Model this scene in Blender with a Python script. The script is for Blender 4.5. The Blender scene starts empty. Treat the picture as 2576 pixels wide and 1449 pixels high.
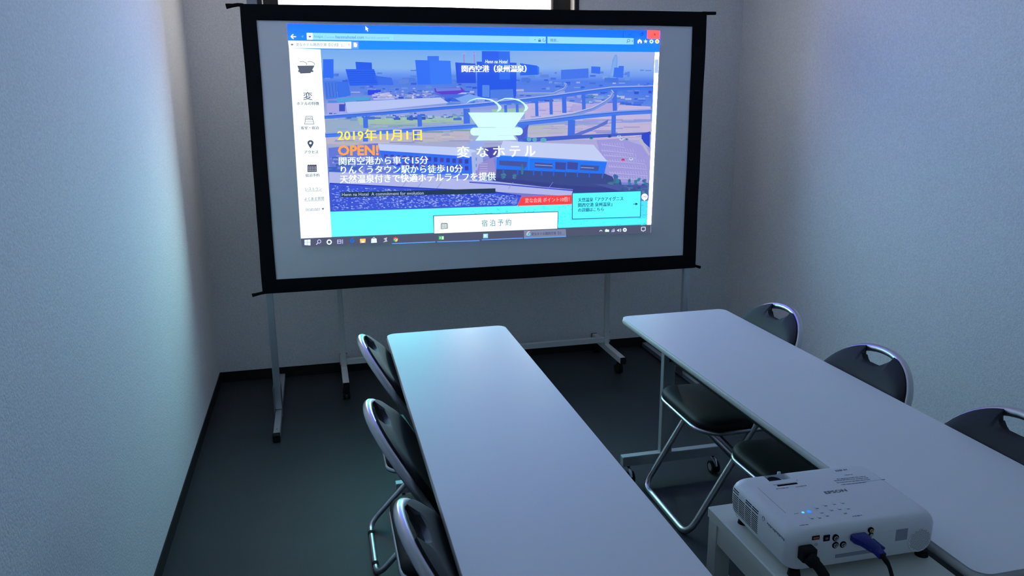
import bpy, math, random
from mathutils import Vector, Matrix
random.seed(7)
scene = bpy.context.scene
PI = math.pi

# ------------------------------------------------------------------ camera
W, H = 2576, 1449
FOC, YAW, PITCH, ROLL = 1998.28, -0.239392, 0.242583, -0.008212
CAM = Vector((0.0, 0.0, 1.57))
_f = Vector((-math.sin(YAW) * math.cos(PITCH), math.cos(YAW) * math.cos(PITCH), -math.sin(PITCH)))
_r = Vector((math.cos(YAW), math.sin(YAW), 0.0))
_u = _r.cross(_f)
R_ = _r * math.cos(ROLL) + _u * math.sin(ROLL)
U_ = -_r * math.sin(ROLL) + _u * math.cos(ROLL)
cam_data = bpy.data.cameras.new('camera')
cam_data.sensor_fit = 'HORIZONTAL'; cam_data.sensor_width = 36.0
cam_data.lens = FOC / W * 36.0
cam_data.clip_start = 0.02
cam = bpy.data.objects.new('camera', cam_data)
cam.matrix_world = Matrix(((R_.x, U_.x, -_f.x, CAM.x), (R_.y, U_.y, -_f.y, CAM.y), (R_.z, U_.z, -_f.z, CAM.z), (0, 0, 0, 1)))
scene.collection.objects.link(cam)
scene.camera = cam

# ------------------------------------------------------------------ world, lights, exposure
world = bpy.data.worlds.new('overcast_sky'); scene.world = world
world.use_nodes = True
world.node_tree.nodes['Background'].inputs[0].default_value = (0.9, 0.95, 1.0, 1)
world.node_tree.nodes['Background'].inputs[1].default_value = 1.0
PICTURE_GAIN = 1.15      # scales the picture's clipped areas, overdriven to light the room
WINDOW_LIGHT = 4.4      # brightness of the frosted daylight window
vs = scene.view_settings
vs.view_transform = 'Standard'; vs.look = 'None'; vs.exposure = 0.0; vs.gamma = 1.0
vs.use_curve_mapping = False
scene.cycles.use_denoising = True
scene.cycles.max_bounces = 10
scene.cycles.diffuse_bounces = 8
scene.cycles.sample_clamp_indirect = 6.0

# ------------------------------------------------------------------ helpers
COL = scene.collection
def s2l(c):
    c = c / 255.0
    return c / 12.92 if c <= 0.04045 else ((c + 0.055) / 1.055) ** 2.4
def lin(r, g, b): return (s2l(r), s2l(g), s2l(b))
def ray(px, py):
    return R_ * ((px - W / 2) / FOC) - U_ * ((py - H / 2) / FOC) + _f
def at_y(px, py, y):          # measured point of the photograph on a plane y = const
    v = ray(px, py); return CAM + v * (y / v.y)
def at_z(px, py, z):
    v = ray(px, py); return CAM + v * ((z - CAM.z) / v.z)
def at_x(px, py, x):
    v = ray(px, py); return CAM + v * (x / v.x)

def mat(name, col, rough=0.5, metal=0.0, spec=0.5, coat=0.0, bump=None, vary=None, emit=None, coatr=0.05):
    m = bpy.data.materials.new(name); m.use_nodes = True
    nt = m.node_tree; b = nt.nodes['Principled BSDF']
    b.inputs['Base Color'].default_value = (*col, 1)
    b.inputs['Roughness'].default_value = rough
    b.inputs['Metallic'].default_value = metal
    b.inputs['Specular IOR Level'].default_value = spec
    b.inputs['Coat Weight'].default_value = coat
    b.inputs['Coat Roughness'].default_value = coatr
    tc = nt.nodes.new('ShaderNodeTexCoord')
    if bump:
        scale, strength, dist = bump
        n = nt.nodes.new('ShaderNodeTexNoise'); n.inputs['Scale'].default_value = scale
        n.inputs['Detail'].default_value = 4
        nt.links.new(tc.outputs['Object'], n.inputs['Vector'])
        bp = nt.nodes.new('ShaderNodeBump'); bp.inputs['Strength'].default_value = strength
        bp.inputs['Distance'].default_value = dist
        nt.links.new(n.outputs['Fac'], bp.inputs['Height'])
        nt.links.new(bp.outputs['Normal'], b.inputs['Normal'])
    if vary:
        scale, amount = vary
        n = nt.nodes.new('ShaderNodeTexNoise'); n.inputs['Scale'].default_value = scale
        n.inputs['Detail'].default_value = 6
        nt.links.new(tc.outputs['Object'], n.inputs['Vector'])
        mr = nt.nodes.new('ShaderNodeMapRange')
        mr.inputs['From Min'].default_value = 0.3; mr.inputs['From Max'].default_value = 0.7
        mr.inputs['To Min'].default_value = 1 - amount; mr.inputs['To Max'].default_value = 1 + amount
        nt.links.new(n.outputs['Fac'], mr.inputs['Value'])
        mx = nt.nodes.new('ShaderNodeVectorMath'); mx.operation = 'SCALE'
        mx.inputs[0].default_value = col
        nt.links.new(mr.outputs['Result'], mx.inputs['Scale'])
        nt.links.new(mx.outputs['Vector'], b.inputs['Base Color'])
    if emit:
        b.inputs['Emission Color'].default_value = (*emit[0], 1)
        b.inputs['Emission Strength'].default_value = emit[1]
    return m

def link(name, me, m=None, parent=None, smooth=False):
    o = bpy.data.objects.new(name, me); COL.objects.link(o)
    if m is not None and not me.materials: me.materials.append(m)
    if parent is not None: o.parent = parent
    if smooth:
        for p in me.polygons: p.use_smooth = True
    return o

class MB:
    def __init__(s): s.v = []; s.f = []
    def add(s, v, f):
        k = len(s.v); s.v += [tuple(x) for x in v]; s.f += [tuple(i + k for i in q) for q in f]; return s
    def box(s, x0, x1, y0, y1, z0, z1):
        v = [(x, y, z) for z in (z0, z1) for y in (y0, y1) for x in (x0, x1)]
        return s.add(v, [(0, 2, 3, 1), (4, 5, 7, 6), (0, 1, 5, 4), (2, 6, 7, 3), (0, 4, 6, 2), (1, 3, 7, 5)])
    def bbox(s, x0, x1, y0, y1, z0, z1, b=0.002):       # box with chamfered edges
        cx, cy, cz = (x0 + x1) / 2, (y0 + y1) / 2, (z0 + z1) / 2
        hx, hy, hz = (x1 - x0) / 2, (y1 - y0) / 2, (z1 - z0) / 2
        b = min(b, hx * .45, hy * .45, hz * .45)
        def ring(z, i):
            a, c = hx - i, hy - i; q = b * .8
            return [(cx + p, cy + r, z) for p, r in ((a, c - q), (a - q, c), (-a + q, c), (-a, c - q), (-a, -c + q), (-a + q, -c), (a - q, -c), (a, -c + q))]
        return s.loft([ring(cz - hz, b), ring(cz - hz + b, 0), ring(cz + hz - b, 0), ring(cz + hz, b)])
    def loft(s, rings, cap=True, closed=True):
        n = len(rings[0]); v = [p for r in rings for p in r]; f = []
        for i in range(len(rings) - 1):
            for j in range(n if closed else n - 1):
                a, b_ = i * n + j, i * n + (j + 1) % n
                f.append((a, b_, b_ + n, a + n))
        if cap:
            f.append(tuple(reversed(range(n)))); f.append(tuple(range((len(rings) - 1) * n, len(rings) * n)))
        return s.add(v, f)
    def cyl(s, c, axis, r, h, n=20, r2=None):           # from c along axis by h
        c = Vector(c); a = Vector(axis).normalized()
        t = a.orthogonal().normalized(); w = a.cross(t)
        r2 = r if r2 is None else r2
        R = [[c + a * d + (t * math.cos(2 * PI * k / n) + w * math.sin(2 * PI * k / n)) * q for k in range(n)] for d, q in ((0, r), (h, r2))]
        return s.loft(R)
    def tube(s, pts, r, n=10, closed=False, flat=None, cap=True):
        P = [Vector(p) for p in pts]; N = len(P); rings = []
        up = None
        for i in range(N):
            if closed: t = (P[(i + 1) % N] - P[i - 1]).normalized()
            else: t = (P[min(i + 1, N - 1)] - P[max(i - 1, 0)]).normalized()
            if up is None: up = t.orthogonal().normalized() if flat is None else Vector(flat)
            up = (up - t * up.dot(t)).normalized(); w = t.cross(up)
            rr = r[i] if isinstance(r, (list, tuple)) else r
            rings.append([P[i] + (up * math.cos(2 * PI * k / n) + w * math.sin(2 * PI * k / n)) * rr for k in range(n)])
        if closed: rings.append(rings[0])
        return s.loft(rings, cap=cap and not closed)
    def torus(s, c, axis, R, r, n=24, m=8):
        c = Vector(c); a = Vector(axis).normalized(); t = a.orthogonal().normalized(); w = a.cross(t)
        pts = [c + (t * math.cos(2 * PI * k / n) + w * math.sin(2 * PI * k / n)) * R for k in range(n)]
        return s.tube(pts, r, m, closed=True)
    def mesh(s, name):
        me = bpy.data.meshes.new(name); me.from_pydata(s.v, [], s.f); me.update()
        return me
    def build(s, name, m, parent=None, smooth=False, auto=None):
        o = link(name, s.mesh(name), m, parent, smooth)
        if auto: 
            for p in o.data.polygons: p.use_smooth = True
            o.data.set_sharp_from_angle(angle=math.radians(auto))
        return o

def fillet(pts, rad, n=6):
    """polyline with rounded corners"""
    P = [Vector(p) for p in pts]; out = [P[0]]
    for i in range(1, len(P) - 1):
        a, b, c = P[i - 1], P[i], P[i + 1]
        r = rad[i - 1] if isinstance(rad, (list, tuple)) else rad
        d1 = (a - b).normalized(); d2 = (c - b).normalized()
        A = b + d1 * r; B = b + d2 * r
        for k in range(n + 1):
            t = k / n; out.append(A * (1 - t) ** 2 + b * 2 * t * (1 - t) + B * t * t)
    out.append(P[-1]); return out

def rrect(cx, cy, hx, hy, r, z, n=6):
    out = []
    r = max(min(r, hx - 1e-4, hy - 1e-4), 1e-4)
    for sx, sy, a0 in ((1, 1, 0), (-1, 1, 90), (-1, -1, 180), (1, -1, 270)):
        for k in range(n + 1):
            a = math.radians(a0 + 90 * k / n)
            out.append((cx + sx * (hx - r) + r * math.cos(a), cy + sy * (hy - r) + r * math.sin(a), z))
    return out

def tag(o, label=None, cat=None, group=None, kind=None):
    if label: o['label'] = label
    if cat: o['category'] = cat
    if group: o['group'] = group
    if kind: o['kind'] = kind
    return o
def thing(name, label, cat, loc=(0, 0, 0), rz=0.0, group=None):
    o = bpy.data.objects.new(name, None); COL.objects.link(o)
    o.location = loc; o.rotation_euler = (0, 0, rz); o.empty_display_size = 0.05
    return tag(o, label, cat, group)
def copy_tree(o, parent=None):
    kids = [c for c in bpy.data.objects if c.parent == o]
    c = o.copy(); COL.objects.link(c); c.parent = parent
    for k in kids: copy_tree(k, c)
    return c

# ------------------------------------------------------------------ materials
M = {}
def wall_mat(name, col):
    return mat(name, col, rough=0.75, spec=0.25, bump=(150, 0.6, 0.003), vary=(130, 0.08))
M['wall'] = wall_mat('white_wallpaper', (0.88, 0.88, 0.88))
M['ceiling'] = mat('ceiling_board', (0.86, 0.86, 0.85), 0.9, spec=0.2, bump=(40, 0.2, 0.002))
M['floor'] = mat('dark_floor_carpet', (0.022, 0.029, 0.034), 0.52, spec=0.42, bump=(420, 0.5, 0.002), vary=(3.5, 0.12))
M['baseboard'] = mat('black_vinyl_skirting', (0.012, 0.012, 0.013), 0.5, spec=0.3)
M['tabletop'] = mat('white_laminate', (0.86, 0.87, 0.87), 0.48, spec=0.5, bump=(300, 0.02, 0.001))
M['tableedge'] = mat('pale_edge_band', (0.62, 0.62, 0.60), 0.45, spec=0.4)
M['steel_paint'] = mat('silver_painted_steel', (0.42, 0.44, 0.45), 0.38, metal=0.3)
M['chrome'] = mat('chrome_tube', (0.54, 0.53, 0.55), 0.33, metal=1.0)
M['vinyl'] = mat('black_vinyl', (0.011, 0.013, 0.015), 0.55, spec=0.28, bump=(260, 0.25, 0.001))
M['rubber'] = mat('black_rubber', (0.008, 0.008, 0.008), 0.7, spec=0.2)
M['alu'] = mat('brushed_aluminium', (0.62, 0.64, 0.66), 0.38, metal=0.85)
M['white_steel'] = mat('white_painted_steel', (0.70, 0.71, 0.68), 0.4, spec=0.4)
M['grey_plastic'] = mat('grey_plastic', (0.20, 0.20, 0.20), 0.4)
M['stand_white'] = mat('white_stand_board', (0.66, 0.68, 0.62), 0.5, spec=0.3, bump=(150, 0.06, 0.001))
M['board'] = mat('whiteboard_enamel', (0.82, 0.83, 0.83), 0.2)
M['blackcloth'] = mat('black_screen_border', (0.006, 0.007, 0.008), 0.85, spec=0.1, bump=(180, 0.3, 0.001))
M['screen'] = mat('matte_screen_fabric', (0.80, 0.80, 0.80), 0.9, spec=0.05)
M['bronze'] = mat('dark_bronze_sash', (0.022, 0.017, 0.015), 0.4, spec=0.4)
M['reveal'] = mat('window_reveal_paint', (0.72, 0.70, 0.68), 0.7)
M['glass_lit'] = mat('frosted_daylit_glass', (0.8, 0.8, 0.8), 0.5, emit=((1.0, 0.93, 0.86), WINDOW_LIGHT))
M['proj'] = mat('white_projector_plastic', (0.80, 0.81, 0.83), 0.38, spec=0.4, bump=(500, 0.05, 0.0005))
M['dark'] = mat('dark_recess', (0.006, 0.006, 0.007), 0.6, spec=0.1)
M['print'] = mat('grey_print', (0.12, 0.13, 0.15), 0.6)
M['print_light'] = mat('light_grey_print', (0.20, 0.22, 0.26), 0.6)
M['bluevga'] = mat('blue_plug_plastic', (0.004, 0.010, 0.20), 0.45)
M['orange'] = mat('orange_connector', (0.45, 0.12, 0.04), 0.5)
M['gold'] = mat('gold_contact', (0.75, 0.55, 0.25), 0.3, metal=1.0)
M['led'] = mat('blue_led', (0.0, 0.05, 0.6), 0.3, emit=((0.01, 0.16, 1.0), 1.6))
M['led2'] = mat('pale_blue_led', (0.0, 0.2, 0.8), 0.3, emit=((0.06, 0.5, 1.0), 1.6))
M['silver_print'] = mat('silver_label', (0.30, 0.34, 0.42), 0.5)

# ------------------------------------------------------------------ the room
XL, XR, YF, YN, ZC = -0.594, 2.505, 4.463, -1.30, 2.50
T = 0.12
def struct(name, mb, m, parent=None, **k):
    o = mb.build(name, m, parent, **k)
    if parent is None: o['kind'] = 'structure'
    return o
struct('floor', MB().box(XL - T, XR + T, YN - T, YF + T, -0.1, 0.0), M['floor'])
struct('ceiling', MB().box(XL - T, XR + T, YN - T, YF + T, ZC, ZC + 0.1), M['ceiling'])
struct('wall_left', MB().box(XL - T, XL, YN - T, YF + T, 0, ZC), M['wall'])
struct('wall_right', MB().box(XR, XR + T, YN - T, YF + T, 0, ZC), M['wall'])
# near wall with a door (behind the camera)
DX0, DX1, DZ = 0.35, 1.17, 2.02
near = MB().box(XL, DX0, YN - T, YN, 0, ZC).box(DX1, XR, YN - T, YN, 0, ZC).box(DX0, DX1, YN - T, YN, DZ, ZC)
struct('wall_near', near, M['wall'])
d = struct('door_1', MB().bbox(DX0 + .002, DX1 - .002, YN - 0.06, YN - 0.02, 0.004, DZ - .002, .003), M['white_steel'])
MB().cyl((DX1 - .08, YN - .021, 1.0), (0, 1, 0), 0.011, 0.05).cyl((DX1 - .08, YN + .022, 1.0), (-1, 0, 0), 0.009, 0.11).build('door_handle', M['alu'], d)
# far wall with the window opening
WX0, WX1, WZ0, WZ1 = -0.213, 1.464, 1.78, 2.36
RD = 0.10    # depth of the reveal
far = MB()
far.box(XL, WX0, YF, YF + T, 0, ZC).box(WX1, XR, YF, YF + T, 0, ZC).box(WX0, WX1, YF, YF + T, 0, WZ0).box(WX0, WX1, YF, YF + T, WZ1, ZC)
struct('wall_far', far, M['wall'])
win = MB()
e = 0.022
win.box(WX0 - e, WX0, YF - .008, YF, WZ0 - e, WZ1 + e).box(WX1, WX1 + e, YF - .008, YF, WZ0 - e, WZ1 + e)
win.box(WX0, WX1, YF - .008, YF, WZ0 - e, WZ0).box(WX0, WX1, YF - .008, YF, WZ1, WZ1 + e)
window = struct('window_1', win, M['bronze'])
q = 0.004
rv = MB().box(WX0, WX0 + q, YF, YF + RD, WZ0, WZ1).box(WX1 - q, WX1, YF, YF + RD, WZ0, WZ1)
rv.box(WX0 + q, WX1 - q, YF, YF + RD, WZ0, WZ0 + q).box(WX0 + q, WX1 - q, YF, YF + RD, WZ1 - q, WZ1)
rv.build('window_reveal', M['reveal'], window)
SX0, SX1 = WX0 + 0.079, WX1 - 0.106
sh = MB().box(WX0 + q, SX0, YF + .07, YF + .115, WZ0 + q, WZ1 - q).box(SX1, WX1 - q, YF + .07, YF + .115, WZ0 + q, WZ1 - q)
sh.box(SX0, SX1, YF + .07, YF + .115, WZ0 + q, WZ0 + .06).box(SX0, SX1, YF + .07, YF + .115, WZ1 - .06, WZ1 - q)
sh.build('sash', M['bronze'], window)
MB().box(SX0, SX1, YF + .095, YF + .101, WZ0 + .06, WZ1 - .06).build('window_pane', M['glass_lit'], window)
MB().box(0.901, 0.9055, YF + .089, YF + .095, WZ0 + .06, WZ1 - .06).build('mullion', mat('glowing_glazing_bar', (0.75, .72, .7), .6, emit=((1, .9, .85), .75)), window)  # the bar's own glow stands in for daylight around it
MB().box(SX1 - .008, SX1, YF + .085, YF + .0945, WZ0 + .06, WZ1 - .06).build('glazing_bead', mat('pinkish_bead', (0.75, .62, .58), .6), window)
# skirting
bt = 0.004
struct('baseboard_left', MB().box(XL, XL + bt, YN, YF, 0, 0.06), M['baseboard'])
struct('baseboard_right', MB().box(XR - bt, XR, YN, YF, 0, 0.06), M['baseboard'])
struct('baseboard_far', MB().box(XL + bt, XR - bt, YF - bt, YF, 0, 0.06), M['baseboard'])
struct('baseboard_near', MB().box(XL + bt, DX0, YN, YN + bt, 0, 0.06).box(DX1, XR - bt, YN, YN + bt, 0, 0.06), M['baseboard'])

# ------------------------------------------------------------------ projection screen
YS = 3.88                       # plane of the fabric
scr = thing('projection_screen', 'large white projection screen with black cloth border showing a projected web page', 'projection screen', (0.85, YS, 0))
def loc(v): return (v[0] - 0.85, v[1] - YS, v[2])
def SP(px, py, off=0.0):        # measured point on the screen fabric
    v = at_y(px, py, YS); return Vector((v.x - 0.85, -off, v.z))
def strip(p, q_, n, amp, seed):
    rnd = random.Random(seed); ph = [rnd.uniform(0, 6.28) for _ in range(3)]
    out = []
    for k in range(n + 1):
        t = k / n; a = Vector(p).lerp(Vector(q_), t)
        w = amp * (math.sin(5 * t + ph[0]) + .5 * math.sin(13 * t + ph[1]) + .3 * math.sin(29 * t + ph[2])) * min(1, 8 * t, 8 * (1 - t))
        out.append((a, w))
    return out
inn = [(645, 51), (1742, 67), (1718, 642), (695, 703)]
out_ = [(603, 10), (1777, 30), (1748, 673), (661, 739)]
N = 24
MB().add([SP(*c) for c in [(640, 46), (1747, 63), (1722, 647), (690, 708)]] + [SP(*c) + Vector((0, .0012, 0)) for c in [(640, 46), (1747, 63), (1722, 647), (690, 708)]],
         [(0, 3, 2, 1), (4, 5, 6, 7), (0, 1, 5, 4), (1, 2, 6, 5), (2, 3, 7, 6), (3, 0, 4, 7)]).build('screen_fabric', M['screen'], scr)
bk_ = [SP(*c) + Vector((0, .0018, 0)) for c in [(634, 40), (1753, 58), (1727, 652), (684, 714)]]
MB().add(bk_ + [p + Vector((0, .0008, 0)) for p in bk_], [(0, 3, 2, 1), (4, 5, 6, 7), (0, 1, 5, 4), (1, 2, 6, 5), (2, 3, 7, 6), (3, 0, 4, 7)]).build('added_backing', M['blackcloth'], scr)  # unseen black sheet, added to cut bounce onto the far wall
side = ['top', 'right', 'bottom', 'left']
for i in range(4):
    j = (i + 1) % 4
    A = strip(SP(*out_[i]), SP(*out_[j]), N, 0.0016, i + 3); B = strip(SP(*inn[i]), SP(*inn[j]), N, 0.0012, i + 30)
    nrm = Vector((0, 0, 1)) if i in (0, 2) else Vector((1, 0, 0))
    th = Vector((0, -0.006, 0)); bk = Vector((0, 0.004, 0))
    rings = []
    for (a, wa), (b, wb) in zip(A, B):
        a = a + nrm * wa; b = b + nrm * wb
        rings.append([a + bk, a + th, (a * .5 + b * .5) + th * 1.15, b + th, b + bk])
    MB().loft(rings).build('border', M['blackcloth'], scr)
# rods that stretch the fabric, with their drooping cloth ends
def rod(pts, r, name='end_tab'):
    MB().tube(pts, r, 10).build(name, M['blackcloth'], scr, smooth=True)
y_ = YS + 0.004
TL, TR, BR, BL = [at_y(*c, y_) for c in ((603, 13), (1777, 33), (1750, 671), (661, 737))]
rod([loc(at_y(x, y, y_)) for x, y in ((612, 13), (598, 12), (585, 14), (575, 15), (568.5, 16))], [.008, .008, .0085, .011, .012])
rod([loc(at_y(x, y, y_)) for x, y in ((1768, 33), (1780, 33.5), (1790, 33.5), (1800, 33.5))], .0085)
rod([loc(at_y(x, y, y_)) for x, y in ((668, 735), (655, 738), (644, 741), (634.5, 743))], [.008, .007, .0075, .009])
rod([loc(at_y(x, y, y_)) for x, y in ((1742, 668), (1750, 669), (1756, 671), (1761.5, 672.5))], [.008, .007, .0075, .008])
# aluminium poles, feet, brackets
for sx, xc in ((-1, -0.2575), (1, 1.934)):
    x = xc - 0.85
    g = MB(); yb0, yb1 = 0.006, 0.034
    g.bbox(x - .0165, x + .0165, yb0, yb1, 0.035, 1.94, .002)
    for k in (-1, 0, 1): g.box(x + k * .009 - .0015, x + k * .009 + .0015, yb0 - .0012, yb0, 0.04, 1.94)
    g.build('pole', M['alu'], scr)
    f = MB().bbox(x - .0155, x + .0155, -0.285, 0.560, 0.006, 0.034, .002).build('foot', M['alu'], scr)
    MB().bbox(x - .0165, x + .0165, -0.318, -0.283, 0.0, 0.0365, .003).build('rubber_cap', M['rubber'], f)
    MB().bbox(x - .0165, x + .0165, 0.545, 0.572, 0.0, 0.0365, .003).build('rubber_cap', M['rubber'], f)
    MB().cyl((x, -0.24, 0.033), (0, 0, 1), .004, .003, 10).build('screw', M['grey_plastic'], f)
    b = MB()
    for s in (-1, 1): b.bbox(x + s * .0175 - .0012, x + s * .0175 + .0012, -0.03, .06, 0.008, 0.16, .0006)
    b.build('bracket', M['chrome'], scr)
cb = MB().bbox(-1.1, 1.08, .008, .030, 1.900, 1.930, .002).build('crossbar', M['alu'], scr)
cb = MB().bbox(-1.1, 1.08, .008, .030, .650, .680, .002).build('crossbar', M['alu'], scr)
# ------------------------------------------------------------------ the projected picture (a web page with a city photograph)
def pic_mat(name, sample):
    m = bpy.data.materials.new(name); m.use_nodes = True; nt = m.node_tree
    b = nt.nodes['Principled BSDF']; b.inputs['Base Color'].default_value = (.10, .10, .10, 1)
    b.inputs['Roughness'].default_value = 1.0; b.inputs['Specular IOR Level'].default_value = 0.0
    at = nt.nodes.new('ShaderNodeAttribute'); at.attribute_name = 'col'
    nt.links.new(at.outputs['Color'], b.inputs['Emission Color']); b.inputs['Emission Strength'].default_value = 1.0
    m.cycles.emission_sampling = 'FRONT_BACK' if sample else 'NONE'
    return m
M['pic'] = pic_mat('projected_light', True)
M['picfine'] = pic_mat('projected_light_detail', False)
LEV = [0]
BOOST = PICTURE_GAIN
GAIN = [1.0]                    # how far the clipped channels of the current area go above display white
def pcol(c):
    out = []
    for v in c:
        l = s2l(min(v, 255)) - 0.012
        if v > 222: l *= 1 + BOOST * GAIN[0] * min(1, (v - 222) / 14)
        out.append(max(0, l))
    return (*out, 1.0)
class Pic:
    def __init__(s): s.v = []; s.f = []; s.c = []
    def poly(s, pts, col, lev=None):
        """pts: measured points; col one colour or one per point"""
        if lev is None: LEV[0] += 1; lev = LEV[0]
        off = .0006 + lev * 6e-6
        k = len(s.v); n = len(pts)
        P = [SP(x, y, off) for x, y in pts]
        # face the room (-y)
        ar = sum(P[i].x * P[(i + 1) % n].z - P[(i + 1) % n].x * P[i].z for i in range(n))
        order = list(range(n)) if ar > 0 else list(range(n))[::-1]
        s.v += [tuple(p) for p in P]; s.f.append(tuple(k + i for i in order))
        cols = col if isinstance(col, list) else [col] * n
        s.c += [pcol(q) for q in cols]; return s
    def rect(s, x0, y0, x1, y1, col, lev=None): return s.poly([(x0, y0), (x1, y0), (x1, y1), (x0, y1)], col, lev)
    def line(s, pts, w, col, lev=None):
        if lev is None: LEV[0] += 1; lev = LEV[0]
        for (x0, y0), (x1, y1) in zip(pts, pts[1:]):
            dx, dy = x1 - x0, y1 - y0; L = math.hypot(dx, dy) or 1
            nx, ny = -dy / L * w / 2, dx / L * w / 2
            s.poly([(x0 + nx, y0 + ny), (x1 + nx, y1 + ny), (x1 - nx, y1 - ny), (x0 - nx, y0 - ny)], col, lev)
        return s
    def disc(s, x, y, r, col, ry=None, lev=None, n=20):
        ry = ry or r
        return s.poly([(x + r * math.cos(2 * PI * k / n), y + ry * math.sin(2 * PI * k / n)) for k in range(n)], col, lev)
    def ring(s, x, y, r, w, col, a0=0, a1=360, ry=None, n=20):
        ry = ry or r
        return s.line([(x + r * math.cos(math.radians(a0 + (a1 - a0) * k / n)), y + ry * math.sin(math.radians(a0 + (a1 - a0) * k / n))) for k in range(n + 1)], w, col)
    def text(s, body, x0, x1, yb0, yb1, h, col, bold=0.0, shear=0.0, body_h=None):
        """lettering between (x0, baseline yb0) and (x1, baseline yb1), glyph height h"""
        if any(ord(ch) > 0x2fff for ch in body):      # heavier strokes by doubling, the outline offset spoils these glyphs
            w = bold * 70 + .15
            for k, dx in enumerate((0.0, w) if w < .9 else (0.0, w / 2, w)): s.text1(body, x0 + dx - w / 2, x1 + dx - w / 2, yb0, yb1, h, col, 0.0, shear)
            return s
        return s.text1(body, x0, x1, yb0, yb1, h, col, bold, shear)
    def text1(s, body, x0, x1, yb0, yb1, h, col, bold=0.0, shear=0.0):
        LEV[0] += 1; off = .0006 + LEV[0] * 6e-6
        cu = bpy.data.curves.new('lettering', 'FONT'); cu.body = body; cu.resolution_u = 2; cu.offset = bold; cu.shear = shear
        o = bpy.data.objects.new('lettering', cu); COL.objects.link(o); bpy.context.view_layer.update()
        me = o.to_mesh(); vs_ = [v.co.copy() for v in me.vertices]; fs = [tuple(p.vertices) for p in me.polygons]
        o.to_mesh_clear(); bpy.data.objects.remove(o); bpy.data.curves.remove(cu)
        if not vs_: return s
        a = min(v.x for v in vs_); b = max(v.x for v in vs_); bot = min(v.y for v in vs_); tp = max(v.y for v in vs_)
        k = len(s.v)
        for v in vs_:
            u = (v.x - a) / (b - a); w = (v.y - bot) / (tp - bot)
            px = x0 + (x1 - x0) * u + w * h * -0.02; py = yb0 + (yb1 - yb0) * u - w * h
            s.v.append(tuple(SP(px, py, off))); s.c.append(pcol(col))
        s.f += [tuple(k + i for i in f) for f in fs]
        return s
    def build(s, name, m, parent):
        me = bpy.data.meshes.new(name); me.from_pydata(s.v, [], s.f)
        ca = me.color_attributes.new('col', 'FLOAT_COLOR', 'POINT')
        for i, c in enumerate(s.c): ca.data[i].color = c
        me.update(); return link(name, me, m, parent)
# the raster itself, then the big areas of the page
base = Pic()
base.poly([(722, 60), (1661, 77), (1634, 585), (760, 620)], (84, 92, 120))
page = base.build('projected_image', M['pic'], scr)
W_ = (250, 255, 255)
class Lettering(Pic):
    '''every line of writing becomes an object of its own'''
    part = 'lettering'
    def text(s, *a, **k):
        p = Pic(); p.text(*a, **k); p.build(s.part, M['picfine'], page); return s
GAIN[0] = 14.0; tb = Pic()
tb.poly([(722, 60), (1661, 77), (1658, 131), (727, 123)], [(0, 120, 255), (0, 112, 255), (20, 140, 255), (30, 148, 255)])  # blue of the bar overdriven for room light
GAIN[0] = 0.5; tb.poly([(771, 82.5), (1373, 92), (1373, 109), (772, 100)], (152, 224, 255)); GAIN[0] = 12.0; tb.poly([(990, 86.5), (1332, 91.8), (1332, 107.8), (990, 103)], (152, 222, 255)); tb.poly([(1412, 93.5), (1566, 96.3), (1566, 110.8), (1412, 108.6)], (152, 222, 255)); GAIN[0] = 0.1  # overbright patches added in blank stretches of the bars to light the room
tb.poly([(771, 82.5), (786.5, 82.8), (787, 100.2), (772, 100)], (235, 255, 255))
tb.poly([(1377, 92), (1594, 96), (1594, 112), (1377, 109)], (152, 224, 255))
tb.poly([(724.5, 102), (884, 104.5), (884, 122.7), (726.5, 121)], W_)
GAIN[0] = 1.0; tb.poly([(885, 104.5), (902, 105), (902, 123), (885, 122.5)], (110, 165, 232))
GAIN[0] = 1.0; tb.poly([(1628, 76), (1660.5, 77), (1659.5, 98.3), (1627.5, 97)], (255, 108, 100))
tb.build('browser_bar', M['pic'], page)
GAIN[0] = 0.1; sb = Pic()
sb.poly([(726.5, 121), (806.5, 124), (834.5, 596.5), (757, 600)], W_)
GAIN[0] = 22.0
def sbx(y, side): return (726.5 + (y - 121) * 30.5 / 479 if side == 0 else 806.5 + (y - 124) * 28 / 472.5)
for y0, y1 in ((127, 149), (192, 226), (269, 287), (330, 348), (390, 409), (448, 466), (536, 592)):
    sb.poly([(sbx(y0, 0) + 3, y0), (sbx(y0, 1) - 3, y0 + .6), (sbx(y1, 1) - 3, y1), (sbx(y1, 0) + 3, y1)], W_)  # overbright bands added between the menu entries as extra room light
sb.build('menu_column', M['pic'], page)
GAIN[0] = 17.0; ft = Pic()
GAIN[0] = 0.1; ft.poly([(831, 530), (1300, 514), (1637, 500), (1634, 564.5), (834.5, 596)], [(105, 255, 255), (105, 250, 255), (80, 225, 240), (80, 225, 240), (110, 255, 255)])
GAIN[0] = 19.0
ft.poly([(834.5, 535), (1085, 527), (1086, 583.5), (838, 593)], (108, 255, 255)); ft.poly([(1085, 527), (1296, 520.5), (1434, 516), (1434, 527), (1296, 531), (1086, 538)], (100, 250, 255))  # inset overbright areas, added so the footer throws more light into the room
ft.poly([(1405, 532), (1434, 531), (1434, 556), (1625, 550), (1624, 561.5), (1404, 571)], (90, 240, 255))
ft.build('turquoise_footer', M['pic'], page)
GAIN[0] = 16.0; sc_ = Pic()
sc_.poly([(1647.5, 131.5), (1658, 131.5), (1637.3, 564.5), (1627.5, 565)], (238, 250, 255)); GAIN[0] = 1  # strip made overbright to light the right wall
sc_.poly([(1647.3, 149), (1657, 149), (1655.5, 184), (1645.8, 184)], (180, 205, 230))
sc_.line([(1649.5, 144), (1652.5, 140.5), (1655.5, 144)], 1.3, (70, 100, 110))
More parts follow.
